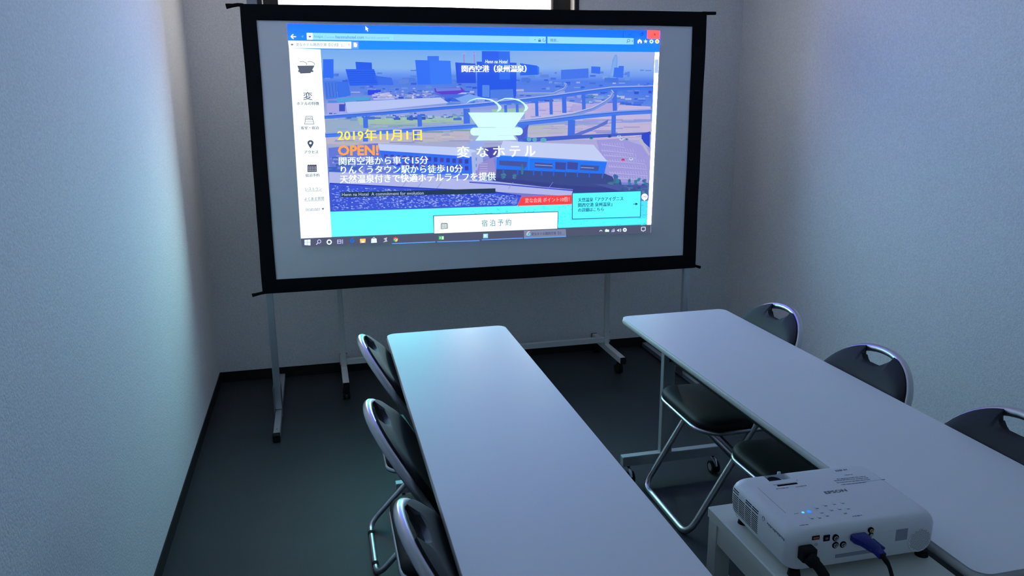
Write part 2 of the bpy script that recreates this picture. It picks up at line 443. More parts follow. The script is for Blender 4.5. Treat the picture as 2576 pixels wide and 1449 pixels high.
sc_.line([(1629.5, 553), (1632.7, 556), (1635.8, 553)], 1.2, (110, 150, 160))
sc_.build('scroll_bar', M['pic'], page)
# ---- city photograph
GAIN[0] = 0.0; cp = Pic()
L0, Lb = 807, 831
def lx(y): return 807 + (y - 125) * (Lb - 807) / 406.0
def rx(y): return 1647.5 + (y - 131) * (1629.5 - 1647.5) / 434.0
rows = [(124, (118, 170, 240), (165, 180, 232)), (150, (130, 178, 235), (158, 178, 232)), (172, (135, 180, 236), (140, 175, 236)), (188, (105, 150, 240), (120, 160, 238)),
        (205, (80, 125, 232), (80, 125, 235)), (232, (95, 130, 225), (75, 120, 232)), (262, (135, 150, 220), (90, 130, 230)), (290, (150, 165, 225), (120, 145, 225)),
        (325, (155, 170, 200), (160, 165, 220)), (365, (165, 170, 205), (175, 170, 222)), (405, (120, 130, 215), (165, 160, 220)), (445, (120, 140, 225), (135, 140, 215)), (480, (90, 110, 215), (110, 120, 205)), (533, (70, 95, 220), (95, 110, 210))]
for (y0, a0, b0), (y1, a1, b1) in zip(rows, rows[1:]):
    yy = lambda y, x: y + (1 if y < 500 else 0) * (6 if (x > 1200 and y < 130) else 0)
    cp.poly([(lx(y0), y0), (1230, y0 + (3 if y0 == 124 else 0)), (1230, y1 if y1 < 510 else 519.5), (lx(y1), min(y1, 531.5))], [a0, a0, a1, a1], 60)
    if y1 > 510: cp.poly([(1230, y0), (rx(y0), y0), (rx(510), 505), (1300, 516), (1230, 519)], [b0] * 5, 60); continue
    cp.poly([(1230, y0 + (3 if y0 == 124 else 0)), (rx(y0), y0 + (7 if y0 == 124 else 0)), (rx(y1), y1), (1230, y1)], [a0, b0, b1, a1], 60)
cp.build('city_photo', M['pic'], page)
cd = Pic()
rnd = random.Random(11)
pal = [(60, 105, 235), (80, 130, 235), (70, 120, 215), (110, 150, 235), (165, 180, 235), (55, 90, 220), (135, 160, 230), (90, 140, 200)]
def scatter(n, x0, x1, y0, y1, w, h, pal_, skew=0.0, lev=None):
    for _ in range(n):
        t = rnd.random(); y = y0 + (y1 - y0) * t; x = rnd.uniform(x0, x1) + skew * (y - y0)
        s = .5 + .9 * t; a = w * rnd.uniform(.4, 1.6) * s; b = h * rnd.uniform(.4, 1.5) * s
        if x - a < lx(y) + 1 or x + a > rx(y) - 1: continue
        c = rnd.choice(pal_); k = rnd.uniform(.92, 1.06)
        cd.poly([(x - a, y - b), (x + a, y - b * rnd.uniform(.7, 1.3)), (x + a, y + b), (x - a, y + b)], tuple(min(222, q * k) for q in c))
# distant skyline and town
cd.poly([(lx(186), 186), (830, 160), (842, 140), (862, 146), (880, 166), (900, 170), (960, 172), (1010, 168), (1044, 175), (1044, 205), (lx(205), 205)], [(90, 135, 240)] * 11)
scatter(90, 815, 1640, 176, 206, 9, 3.0, [(90, 135, 235), (75, 120, 235), (120, 155, 235), (100, 140, 240)])
scatter(190, 815, 1640, 200, 262, 9, 2.6, pal)
cd.poly([(1411, 176), (1480, 172), (1480, 196), (1411, 200)], (72, 118, 236)); cd.poly([(1487, 167), (1510, 168), (1509, 186), (1487, 184)], (62, 112, 240))
blade = [(1534, 196), (1537, 172), (1541, 150), (1546, 139), (1549.5, 137), (1552, 140), (1553, 150), (1552, 170), (1551, 196)]
cd.poly(blade, (112, 160, 236)); cd.poly([(1536.5, 190), (1540, 165), (1545, 145), (1549, 139.5), (1550.5, 146), (1549.5, 170), (1548, 190)], (128, 172, 236))
cd.poly([(1545, 170), (1556, 170), (1556, 166), (1569, 166), (1567, 196), (1542, 194)], (62, 115, 238)); cd.poly([(1578, 180), (1584, 180), (1583, 194), (1577, 194)], (85, 135, 238))
cd.rect(812.5, 149, 839, 196, (48, 108, 244)); cd.poly([(894, 155.5), (935, 157.5), (936, 176), (896, 174)], (42, 92, 236))
cd.poly([(869, 174), (941, 174), (952, 214), (880, 216)], (45, 98, 240)); cd.poly([(941, 190), (985, 196), (990, 214), (952, 214)], (60, 110, 232))
for k in range(6): cd.line([(872 + k * 1.6, 180 + k * 5.5), (944 + k * 1.6, 180 + k * 5.3)], 1.1, (34, 76, 215))
cd.poly([(815, 205), (845, 203), (849, 247), (820, 250)], (72, 120, 226)); cd.poly([(845, 206), (876, 206), (882, 240), (850, 246)], (58, 112, 232))
for k in range(4): cd.line([(819 + k * 8, 208), (823 + k * 8, 244)], 1.4, (52, 95, 205))
cd.rect(1075, 141, 1104, 154, (60, 118, 244)); cd.poly([(1044, 151), (1133, 153), (1137, 211), (1051, 213)], (54, 112, 244)); cd.poly([(1080, 152), (1133, 153), (1137, 211), (1083, 212)], (60, 122, 246))
for x in (1167.5, 1193): cd.line([(x - 1, 130 if x > 1180 else 136), (x, 160)], 2.2, (165, 120, 215)); cd.line([(x - 4, 136), (x + 4, 134)], 1.2, (190, 170, 225))
cd.poly([(1145, 157), (1196, 160), (1197, 209), (1149, 209)], (42, 84, 226)); 
cd.poly([(1199, 155), (1299, 158), (1298, 247), (1201, 247)], (40, 88, 232)); cd.poly([(1212, 128.5), (1282, 129.3), (1283, 160), (1212, 160)], (46, 98, 238))
cd.poly([(1254, 129), (1282, 129.3), (1283, 200), (1256, 200)], (52, 112, 240)); cd.poly([(1213, 214), (1231, 214), (1231, 245), (1213, 243)], (88, 136, 232)); cd.poly([(1233, 226), (1290, 224), (1292, 247), (1233, 247)], (78, 124, 226))
cd.poly([(1308, 159), (1350, 165), (1353, 188), (1308, 190)], (44, 102, 238)); cd.poly([(1350, 165), (1356, 169), (1356, 187), (1353, 188)], (60, 120, 238))
cd.poly([(925, 226), (958, 226), (957, 240), (925, 239)], (46, 70, 228)); cd.poly([(846, 247), (925, 243), (932, 251), (848, 257)], (80, 160, 220)); cd.poly([(1080, 232), (1120, 246), (1170, 246), (1190, 236), (1120, 238)], (72, 110, 222))
cd.poly([(935, 238), (978, 232), (994, 250), (940, 251)], (182, 180, 232))
scatter(70, 940, 1090, 228, 246, 4, 1.4, [(190, 195, 240), (90, 110, 220), (150, 160, 235), (60, 90, 215)])
cd.poly([(868, 257), (1108, 245), (1128, 259), (874, 284)], (182, 196, 242)); cd.poly([(821, 260), (866, 258), (872, 284), (824, 288)], (165, 165, 225)); cd.rect(853, 262, 868, 280, (60, 80, 190))
cd.poly([(1092, 222), (1160, 220), (1170, 229), (1150, 237), (1112, 238), (1094, 232)], (98, 62, 205)); cd.poly([(1096, 222), (1158, 221), (1160, 227), (1098, 230)], (110, 130, 228))
cd.poly([(1145, 248), (1180, 236), (1215, 246), (1170, 262)], (120, 165, 238))
scatter(120, 1300, 1640, 236, 275, 8, 1.8, [(75, 115, 230), (110, 140, 232), (60, 100, 215), (165, 175, 235), (80, 150, 215)])
# fields under the viaduct
cd.poly([(lx(300), 300), (1300, 292), (1300, 330), (lx(335), 335)], (150, 172, 198)); cd.poly([(900, 296), (1160, 292), (1160, 306), (905, 314)], (158, 192, 170)); cd.poly([(1236, 275), (1320, 272), (1320, 284), (1240, 290)], (150, 190, 175))
cd.poly([(1320, 262), (1420, 254), (1470, 262), (1520, 262), (1636, 268), (1636, 300), (1320, 300)], (192, 182, 222)); cd.poly([(1440, 262), (1560, 258), (1550, 282), (1430, 280)], (175, 165, 222))
cd.poly([(lx(335), 338), (1180, 326), (1180, 352), (lx(360), 362)], (188, 180, 200)); cd.poly([(1300, 325), (1640, 306), (1634, 352), (1310, 350)], (190, 180, 214)); cd.poly([(1325, 318), (1420, 312), (1425, 336), (1330, 340)], (178, 185, 190))
scatter(110, 830, 1180, 284, 300, 5, 2.2, [(70, 110, 205), (110, 150, 190), (60, 95, 200), (160, 180, 220)])
scatter(60, 830, 1300, 300, 332, 16, 1.1, [(150, 180, 175), (140, 165, 205), (170, 180, 205), (125, 160, 180)])
scatter(70, 830, 1300, 334, 362, 18, 1.2, [(188, 180, 200), (170, 175, 190), (185, 190, 190), (150, 155, 205)])
scatter(90, 1320, 1640, 262, 345, 18, 1.2, [(195, 186, 222), (170, 160, 215), (185, 178, 222), (150, 150, 215)])
# viaducts and their piers
pier = (68, 112, 226)
for x, y0, y1, w in ((919, 296, 322, 12), (1055, 288, 320, 11), (1173, 273, 314, 16), (1349, 250, 292, 8), (1385, 246, 288, 8), (1418, 243, 284, 11), (1467, 236, 276, 9), (1545, 226, 284, 11), (1300, 262, 290, 7), (1271, 264, 290, 7)):
    cd.poly([(x - w / 2, y0), (x + w / 2, y0), (x + w / 2 + 1, y1), (x - w / 2 + 1, y1)], pier)
def deck(pts, w, c1, c2):
    cd.line(pts, w, c1); cd.line([(x, y - w * .42) for x, y in pts], w * .28, c2)
    cd.line([(x, y - w * .16) for x, y in pts], 1.0, tuple(q * .72 for q in c1))
deck([(816, 294), (960, 284), (1100, 272), (1200, 264), (1316, 252), (1400, 242), (1471, 232), (1539, 223), (1641, 220)], 10, (66, 116, 234), (158, 176, 236))
deck([(1304, 306), (1380, 297), (1440, 288), (1490, 274), (1520, 258), (1536, 246), (1541, 236), (1537, 230)], 9, (120, 148, 226), (182, 192, 236))
deck([(818, 340), (960, 331), (1100, 322), (1200, 316), (1304, 311), (1400, 301), (1471, 292), (1560, 284), (1638, 280)], 12, (72, 124, 238), (140, 162, 234))
deck([(1300, 236), (1390, 236), (1418, 224), (1425, 214), (1418, 211)], 5, (120, 150, 232), (190, 200, 240))
for x, y0, y1, w in ((920, 336, 356, 13), (1043, 326, 352, 12), (1315, 312, 362, 24), (1437, 302, 344, 18), (1543, 288, 338, 11)):
    cd.poly([(x - w / 2, y0), (x + w / 2, y0), (x + w / 2 - 1, y1), (x - w / 2 - 1, y1)], pier)
cd.poly([(1295, 340), (1330, 312), (1322, 344), (1305, 352)], (80, 90, 200)); cd.poly([(1440, 338), (1500, 316), (1530, 300), (1526, 312), (1480, 332), (1445, 345)], (95, 115, 205))
cd.poly([(1310, 348), (1440, 340), (1636, 332), (1636, 338), (1440, 350), (1320, 358)], (70, 95, 200))
# left hotel block, its windows
cd.poly([(950, 362), (1185, 372), (1212, 388), (1190, 396), (952, 380)], (192, 206, 246)); cd.poly([(952, 378), (1188, 394), (1188, 440), (1000, 436), (960, 410)], (52, 108, 240))
for r in range(2):
    for k in range(14):
        x = 966 + k * 15.6; y = 388 + k * .95 + r * 17
        cd.rect(x, y, x + 9, y + 11, (58, 62, 170) if k % 3 else (80, 60, 165))
cd.poly([(1185, 384), (1213, 378), (1216, 432), (1188, 446)], (165, 180, 232)); cd.poly([(1165, 372), (1200, 344), (1222, 352), (1210, 380)], (150, 170, 230))
for y in (396, 412, 428): cd.rect(1196, y, 1199, y + 8, (120, 140, 210))
cd.poly([(826, 372), (950, 360), (960, 400), (1000, 436), (830, 430)], (98, 118, 214)); scatter(60, 830, 990, 385, 430, 9, 2.4, [(120, 145, 228), (70, 95, 200), (60, 100, 190), (145, 160, 225)])
cd.poly([(1214, 372), (1262, 368), (1250, 392), (1232, 398)], (70, 66, 168)); cd.poly([(1204, 412), (1240, 396), (1248, 440), (1195, 446)], (150, 140, 205))
for k in range(5): cd.line([(1206, 412 + k * 6), (1226, 412 + k * 6)], 1, (200, 200, 235))
# right hotel block
cd.poly([(1499, 352), (1560, 348), (1634, 372), (1631, 462), (1530, 456)], (158, 152, 218)); 
cd.poly([(1248, 424), (1519, 436), (1560, 452), (1566, 478), (1420, 470), (1246, 452)], (62, 76, 140)); cd.poly([(1245, 446), (1430, 466), (1566, 474), (1600, 486), (1440, 484), (1230, 466)], (58, 66, 138))
cd.poly([(1265, 354), (1380, 360), (1492, 364), (1527, 406), (1380, 397), (1249, 391)], (196, 206, 243)); cd.poly([(1249, 390), (1526, 406), (1519, 437), (1248, 425)], (42, 118, 244))
cd.line([(1330, 395), (1329, 428)], 1.6, (60, 140, 250)); cd.line([(1249, 391), (1330, 394.5), (1331, 397), (1526, 407)], 1.6, (76, 150, 250))
cd.poly([(1255, 403), (1325, 407), (1324, 420), (1255, 415)], (72, 84, 158))
cd.poly([(1344, 408), (1389, 411), (1389, 424), (1344, 421)], (72, 84, 158)); cd.line([(1345, 414.5), (1389, 417)], 1.6, (150, 175, 225))
for x in (1396, 1426): cd.poly([(x, 407), (x + 27, 409), (x + 26, 427), (x, 425)], (64, 76, 160))
cd.poly([(1459, 414), (1506, 417), (1504, 430), (1458, 427)], (72, 84, 158)); cd.line([(1460, 421), (1493, 422.5)], 1.6, (150, 175, 225))
for x in (1264, 1300, 1340, 1360, 1390, 1420, 1450, 1480): cd.poly([(x, 424 + (x - 1264) * .04), (x + 3, 424 + (x - 1264) * .04), (x + 3, 438 + (x - 1264) * .04), (x, 437 + (x - 1264) * .04)], (44, 100, 225))
cd.line([(1516, 436), (1513, 448)], 2.4, (60, 110, 225))
# car park lines, cars
for y, x0, x1 in ((363, 1512, 1570), (378, 1512, 1592), (390, 1518, 1600), (404, 1526, 1620), (418, 1530, 1626), (434, 1532, 1628), (446, 1540, 1628)):
    cd.line([(x0, y), (x1, y + 8)], .9, (196, 196, 236))
    k = x0
    while k < x1: cd.line([(k, y - 4), (k + 3, y + 4)], .8, (190, 190, 235)); k += 6.5
for x, y, c in ((1566, 402, (215, 90, 150)), (1586, 400, (200, 215, 245)), (1486, 347, (50, 140, 170)), (1532, 343, (60, 90, 170)), (1556, 343, (190, 205, 235)), (1562, 350, (200, 210, 240)), (1575, 351, (120, 160, 210))):
    cd.disc(x, y, 5.5, c, 3.4, n=8); cd.disc(x, y - 1.2, 3, tuple(q * .6 for q in c), 1.4, n=8)
cd.poly([(1613, 337), (1634, 330), (1633, 372), (1612, 352)], (50, 72, 200)); cd.poly([(1601, 346), (1614, 350), (1633, 386), (1631, 392)], (180, 180, 205))
for x, y, r in ((1366, 352, 8), (1344, 351, 6), (1330, 350, 6)): cd.disc(x, y, r, (96, 168, 196), 6, n=9)
# trees along the road
for x, y, r, h in ((1551, 452, 10, 18), (1583, 456, 6, 11), (1602, 458, 8, 12), (1622, 460, 8, 13), (1314, 425, 5, 16), (1266, 443, 7, 8), (1295, 443, 7, 8), (1536, 462, 13, 6), (1230, 446, 7, 7)):
    for k in range(9):
        cd.disc(x + rnd.uniform(-r, r) * .6, y + rnd.uniform(-h, h) * .7, r * .5, (rnd.uniform(52, 78), rnd.uniform(98, 135), rnd.uniform(138, 175)), h * .3, n=7)
cd.poly([(1490, 462), (1628, 466), (1629, 500), (1566, 482)], (74, 88, 160)); scatter(30, 1560, 1626, 464, 484, 6, 3, [(60, 100, 145), (80, 115, 165), (66, 80, 150)])
# promenade, sea wall and rocks
cd.poly([(828, 432), (1000, 440), (1246, 456), (1440, 478), (1436, 493), (1246, 482), (828, 462)], (178, 184, 234))
cd.line([(1180, 458), (1260, 463), (1440, 479)], 3, (70, 84, 205)); cd.line([(1180, 456), (1260, 461), (1440, 476.5)], 1.2, (150, 160, 235))
for x in (1020, 1060, 1110, 1290, 1390): cd.line([(x, 458), (x - 12, 474)], 1.2, (130, 138, 205))
cd.poly([(829, 460), (1246, 482), (1310, 492), (1300, 517), (831, 532)], (62, 86, 212)); cd.line([(829, 461), (1000, 470), (1246, 483), (1310, 493)], 3.5, (48, 66, 196))
for k in range(900):
    x = rnd.uniform(833, 1300); y0 = 466 + (x - 830) * .055; y1 = 528 - (x - 833) * .033
    t = rnd.random(); y = y0 + (y1 - y0) * t
    a = rnd.uniform(1.6, 4.2); b = rnd.uniform(.8, 1.8); q = rnd.uniform(-.6, .6)
    c = rnd.choice([(128, 150, 236), (150, 170, 240), (105, 130, 232), (165, 180, 240), (50, 66, 195)])
    if x - a < lx(y) + 1: continue
    cd.poly([(x - a, y + q), (x - a * .2, y - b), (x + a, y - q), (x + a * .1, y + b)], c)
cd.build('city_photo_detail', M['picfine'], page)['kind'] = 'stuff'
# turquoise shimmer on the footer
fd = Pic()
for k in range(260):
    x = rnd.uniform(1180, 1630); y = rnd.uniform(522 - (x - 1180) * .03, 570 - (x - 1180) * .01)
    fd.poly([(x - 4, y), (x, y - 1.2), (x + 4, y), (x, y + 1.2)], rnd.choice([(100, 240, 250), (72, 214, 232), (88, 230, 245), (60, 205, 228)]))
fd.build('footer_speckle', M['picfine'], page)['kind'] = 'stuff'
GAIN[0] = 0.1
# ---- boxes over the photograph
bx_ = Pic()
bx_.poly([(856.5, 483), (1244.5, 473), (1245, 485), (857.5, 495.5)], (38, 58, 84)); bx_.build('slogan_bar', M['picfine'], page)
rb = Pic(); rb.poly([(1311, 494), (1436, 489.5), (1436, 512.5), (1300, 517)], (255, 66, 70)); rb.build('red_banner', M['picfine'], page)
ib = Pic(); ib.poly([(1436.5, 484), (1610.5, 478.5), (1608.5, 545.5), (1436.5, 551)], (0, 96, 150)); ib.poly([(1438.3, 485.7), (1609, 480.2), (1607, 544), (1438.3, 549.2)], (96, 244, 255))
ib.build('info_box', M['picfine'], page)
bb = Pic(); bb.poly([(1088.5, 541), (1402.5, 530.5), (1401.5, 574.5), (1090, 586.5)], (0, 88, 140)); bb.poly([(1090.5, 542.5), (1400.8, 532.2), (1399.8, 574), (1091, 586)], W_)
GAIN[0] = 30.0; bb.poly([(1133, 544), (1204, 541.5), (1205, 579), (1134, 581)], W_); bb.poly([(1294, 538), (1395, 535), (1395, 571), (1295, 574)], W_); GAIN[0] = 0.3  # overbright patches added beside the button's words to brighten the room
bb.build('booking_button', M['pic'], page)
tk = Pic()
tk.poly([(757, 600), (1637, 564.5), (1634, 585), (760, 620)], (84, 88, 112))
tk.poly([(1316, 579), (1421, 575), (1422, 593.5), (1316.5, 598)], (128, 136, 165))
for x0, y0, x1, y1 in ((985, 611.5, 1094, 607), (1099, 607, 1205, 604), (1211, 602, 1314, 597.5), (1316, 598, 1422, 593.5)): tk.line([(x0, y0), (x1, y1)], 1.8, (110, 175, 250))
# taskbar icons
tk.poly([(766, 602), (781, 601), (781, 616), (766, 615)], (228, 234, 250)); tk.line([(773, 601), (773.5, 616)], .8, (150, 160, 190)); tk.line([(766, 608.5), (781, 608)], .8, (150, 160, 190))
tk.ring(803, 606, 4.2, 1.6, (210, 220, 240)); tk.line([(800, 609.5), (795.5, 614)], 2, (210, 220, 240))
tk.ring(828, 607.5, 5.2, 3, (232, 238, 250))
for x in (849, 857.5): tk.line([(x, 602), (x, 611)], 1.5, (205, 214, 235))
for y in (602.5, 606.5, 611): tk.line([(848, y), (858.5, y - .4)], 1.4, (205, 214, 235))
tk.line([(861.5, 601), (861.5, 612)], 1.6, (205, 214, 235))
tk.ring(885.5, 604, 4.4, 2.4, (20, 110, 225), -20, 300); tk.line([(881, 604), (890, 603.6)], 2, (20, 110, 225))
tk.poly([(905, 599.5), (919, 599), (919, 609), (905.5, 610)], (255, 214, 110)); tk.poly([(906, 606), (919, 605.5), (919, 609), (906, 610)], (255, 170, 80)); tk.rect(909, 605, 916, 609, (235, 240, 255))
tk.poly([(933.5, 599), (946.5, 598.5), (947.5, 609), (933, 609.8)], (226, 236, 235)); tk.ring(940, 599, 3, 1, (226, 236, 235), 180, 360)
tk.poly([(964, 599), (973, 595.5), (972, 602), (974, 606), (963, 608), (969, 603)], (190, 205, 215))
for a0, a1, c in ((200, 330, (235, 60, 50)), (90, 200, (60, 175, 90)), (-30, 90, (250, 210, 70))): tk.ring(994, 601, 4.4, 3.6, c, a0, a1)
tk.disc(994, 601, 2.6, (240, 245, 255)); tk.disc(994, 601, 1.9, (80, 150, 245))
tk.poly([(1102, 592), (1110, 591.5), (1110, 602.5), (1102, 602)], (40, 170, 90)); tk.poly([(1110, 593), (1115, 593), (1115, 601), (1110, 601)], (200, 240, 215)); tk.text('X', 1104, 1108.4, 600, 600, 6, (235, 255, 240), .01)
tk.poly([(1214, 587), (1226, 586.5), (1226, 597.5), (1214, 598)], (150, 225, 250)); tk.poly([(1216, 589), (1222, 588.7), (1222, 594), (1216, 594)], (225, 250, 255))
tk.ring(1327.5, 587, 4, 2, (120, 220, 250), -20, 300); tk.line([(1323.5, 587), (1331.5, 586.6)], 1.7, (120, 220, 250)); tk.line([(1322.5, 591), (1326, 582), (1332, 581)], 1, (250, 215, 120))
tk.text('変なホテル関西空港【公…', 1335, 1417, 591.5, 588.5, 8, (72, 84, 120), .004)
tk.line([(1505.5, 581), (1509, 577.5), (1512.5, 580.5)], 1.6, (225, 232, 245)); tk.rect(1519.5, 576.5, 1529.5, 582, (225, 235, 235)); tk.rect(1521.5, 575, 1524.5, 577, (225, 235, 235))
tk.poly([(1535, 582.5), (1544, 575.5), (1544, 582)], (165, 175, 205))
for k in range(3): tk.ring(1543.5, 582.5, 3 + k * 2.4, .9, (215, 222, 240), 180, 270)
tk.poly([(1549.5, 577), (1551.5, 577), (1554.5, 574.3), (1554.5, 582), (1551.5, 579.7), (1549.5, 579.7)], (225, 232, 245)); tk.ring(1554, 578, 3.6, .9, (225, 232, 245), -50, 50); tk.ring(1554, 578, 5.6, .9, (225, 232, 245), -50, 50)
tk.disc(1569, 577, 5, (228, 234, 246)); tk.line([(1566.8, 574.8), (1571.2, 579.2)], 1.1, (84, 88, 112)); tk.line([(1566.8, 579.2), (1571.2, 574.8)], 1.1, (84, 88, 112))
tk.line([(1610.5, 570.5), (1620.5, 570), (1620.3, 578.6), (1617, 579), (1615.4, 581), (1613.7, 579), (1610.6, 579), (1610.5, 570.5)], 1.4, (228, 234, 246))
tk.line([(1634.6, 566), (1634, 584)], .8, (170, 180, 200))
tk.build('taskbar', M['picfine'], page)
# ---- marks in the browser bar
bm = Pic()
bm.line([(745, 93), (733, 92.7)], 2.4, W_); bm.line([(738, 87), (732, 92.5), (738.5, 98)], 2.6, W_)
bm.line([(757, 92.4), (763, 92.6)], 1.8, (80, 180, 255)); bm.poly([(760, 88.5), (764.5, 92.6), (760, 96.5)], (80, 180, 255))
bm.poly([(918.5, 66), (919, 77), (921.3, 75), (923.6, 80), (925.8, 79), (923.4, 74.2), (926.6, 73.8)], W_)
for x, y in ((779.5, 92.5), (735, 112.5)): bm.poly([(x - 3.5, y - 1.5), (x + 3.5, y - 1.5), (x + 2, y + 2), (x - 2, y + 2)], (110, 110, 135))
bm.text('https', 791, 812, 97, 97.4, 8, (95, 140, 205)); bm.text('://www.', 814, 843, 97, 97.4, 7, (128, 198, 240)); bm.text('hennnahotel.com', 844.5, 915, 97.4, 98.4, 8, (70, 118, 190)); bm.text('/kansai-airport/', 917, 979, 99.6, 100.4, 8, (120, 188, 235))
bm.text('変なホテル関西空港【公式】 | ...', 745, 868, 117.6, 118.4, 9, (140, 165, 185), .002); bm.line([(876, 111.5), (879, 114.5)], .8, (150, 170, 190)); bm.line([(876, 114.5), (879, 111.5)], .8, (150, 170, 190))
bm.poly([(889, 107.5), (898, 108), (898, 117), (896, 119), (889.5, 118.5)], (240, 252, 255)); bm.disc(897, 109.3, 1.8, (240, 150, 150), n=8)
bm.poly([(1341.5, 99.5), (1346, 99.5), (1343.8, 102)], (95, 140, 180)); bm.rect(1352, 101, 1358.5, 105.5, (86, 116, 160)); bm.ring(1355.2, 100.5, 2.1, 1.1, (86, 116, 160), 180, 360)
bm.ring(1366.5, 101.5, 3.3, 1.2, (90, 130, 175), -20, 270)
bm.text('検索...', 1382, 1403, 105.6, 106, 8, (80, 130, 190)); bm.ring(1578.5, 102.5, 3.2, 1.1, (70, 105, 165)); bm.line([(1576.2, 105), (1573.5, 108)], 1.3, (70, 105, 165)); bm.poly([(1585.5, 103), (1590, 103), (1587.8, 105.5)], (80, 115, 165))
bm.line([(1565, 77), (1565, 94)], .9, (0, 60, 150)); bm.line([(1578, 88), (1584, 88.2)], 1.1, (0, 50, 150)); bm.line([(1609, 84.5), (1613.5, 84.5), (1613.5, 90), (1609, 90), (1609, 84.5)], 1, (0, 50, 150)); bm.line([(1610.5, 83), (1615, 83), (1615, 88)], 1, (0, 50, 150))
bm.line([(1642, 84.5), (1646, 90)], 1.2, (150, 30, 40)); bm.line([(1646, 84.5), (1642, 90)], 1.2, (150, 30, 40))
bm.poly([(1606, 98.5), (1611.5, 103), (1611.5, 109.5), (1607.8, 109.5), (1607.8, 105), (1604.5, 105), (1604.5, 109.5), (1600.8, 109.5), (1600.8, 103)], W_)
bm.poly([(1621 + (5.4 if k % 2 == 0 else 2.2) * math.sin(PI * k / 5), 104.8 - (5.6 if k % 2 == 0 else 2.2) * math.cos(PI * k / 5)) for k in range(10)], W_)
bm.ring(1635.6, 104.8, 3.3, 2.4, (226, 250, 255), n=16)
for k in range(8): bm.line([(1635.6 + 4 * math.cos(k * PI / 4), 104.8 + 4 * math.sin(k * PI / 4)), (1635.6 + 5.6 * math.cos(k * PI / 4), 104.8 + 5.6 * math.sin(k * PI / 4))], 1.8, (226, 250, 255))
bm.disc(1650, 104.8, 5.2, (250, 250, 225)); bm.disc(1650, 104.8, 3.8, (255, 208, 90))
bm.build('browser_marks', M['picfine'], page)['kind'] = 'stuff'
# ---- lettering over the photograph
lt = Lettering()
lt.text('2019年11月1日', 849.5, 1060, 354, 353, 29, (255, 232, 60), .012)
lt.text('OPEN!', 850, 952, 391, 390, 26, (255, 172, 62), .030)
white = (236, 252, 255)
lt.text('関西空港から車で15分', 852.5, 1076, 414.5, 412, 20.5, white, .010)
lt.text('りんくうタウン駅から徒歩10分', 857.5, 1162.5, 437, 433.5, 20.5, white, .010)
lt.text('天然温泉付きで快適ホテルライフを提供', 855.5, 1245, 460.5, 453, 21, white, .010)
lt.text('Henn na Hotel', 1218.5, 1275.5, 159.5, 160, 9, white, .006, .25)
lt.text('関西空港（泉州温泉）', 1160.5, 1322, 182, 182, 18, white, .022)
for ch, x0, x1, y0, y1 in (('変', 1148.5, 1180, 396, 367), ('な', 1198, 1227, 394, 369), ('ホ', 1239, 1268, 394, 366.5), ('テ', 1281, 1306.5, 394, 367), ('ル', 1318.5, 1344.5, 392, 366)):
    lt.text(ch, x0, x1, y0, y0, y0 - y1, white, .016)
lt.text('Henn na Hotel  A commitment for evolution', 860, 1065, 492.5, 488.5, 8, (190, 205, 225), .004)
lt.text('変な会員 ポイント10倍！', 1319, 1430, 509.5, 506, 12, (255, 190, 190), .004)
ink = (0, 92, 140)
lt.text('天然温泉「アクアイグニス', 1452, 1565, 507.5, 503.5, 10.5, ink, .006); lt.text('関西空港 泉州温泉」', 1452, 1537, 520.5, 517.5, 10.5, ink, .006); lt.text('の詳細はこちら', 1452, 1516, 532.5, 530, 10, ink, .006)
lt.line([(1590, 512.5), (1596, 512.2)], 1.4, (20, 70, 120)); lt.poly([(1595.5, 508.5), (1602, 512), (1595.8, 515.8)], (20, 70, 120))
lt.text('宿 泊 予 約', 1210.5, 1284, 569, 566, 17, (70, 150, 175), .0)
lt.line([(1108.5, 562), (1124, 561.5), (1124.5, 573), (1108.5, 574), (1108.5, 562)], 1.5, (70, 100, 105)); 
for k in range(5): lt.line([(1111 + k * 2.7, 564), (1111 + k * 2.7, 572)], 1.2, (80, 110, 115))
for x in (1111, 1116, 1121): lt.ring(x, 561, 1.7, .9, (70, 100, 105))
lt.disc(1618.5, 494, 8, (238, 252, 255)); lt.poly([(1614, 500), (1623, 500), (1618, 504.5)], (238, 252, 255)); lt.text('LINE', 1613, 1624, 496.5, 496, 5, (110, 130, 160), .01)
lt.build('page_marks', M['picfine'], page)['kind'] = 'stuff'
# bath emblem over the city
lt = Pic()
LW = (216, 246, 250)
def pt(X, Y): return (1100 + X / 5.571, 140 + Y / 5.571)
lt.poly([pt(422, 797), pt(1217, 795), pt(1072, 1003), pt(566, 1003)], LW)
lt.poly([pt(500, 1008), pt(1142, 1003)] + [pt(1136 + 52 * math.sin(a), 1058 - 55 * math.cos(a)) for a in (.3, .8, 1.3, 1.8, 2.3, 2.8)] + [pt(1136, 1113), pt(508, 1117)] + [pt(508 - 54 * math.sin(a), 1062 + 55 * math.cos(a)) for a in (.3, .8, 1.3, 1.8, 2.3, 2.8)], LW)
lt.poly([pt(583, 1113), pt(1050, 1113), pt(1100, 1178), pt(525, 1188)], LW)
lt.line([pt(570, 1004), pt(812, 1002)], .9, (150, 175, 190)); lt.line([pt(822, 1116), pt(1040, 1113)], .8, (185, 215, 215))
def crescent(x0, col=LW, f=pt, k=1.0):
    outer = [(0, 0), (60, -48), (150, -76), (260, -78), (370, -50), (455, 0), (497, 62), (480, 112), (430, 120)]
    inner_ = [(455, 70), (445, 42), (400, -4), (330, -40), (240, -64), (150, -66), (70, -44)]
    lt.poly([f(x0 + a * k, 668 + b * (1 if k == 1 else 1)) for a, b in [(0, 4), (60, -44), (150, -74), (250, -76), (360, -56), (440, -10), (488, 36), (500, 62), (480, 96), (428, 122)]] +
            [f(x0 + a * k, 668 + b) for a, b in [(450, 84), (456, 56), (440, 22), (390, -20), (320, -46), (240, -60), (150, -60), (66, -38)]], col)
crescent(392); crescent(800, k=.92)
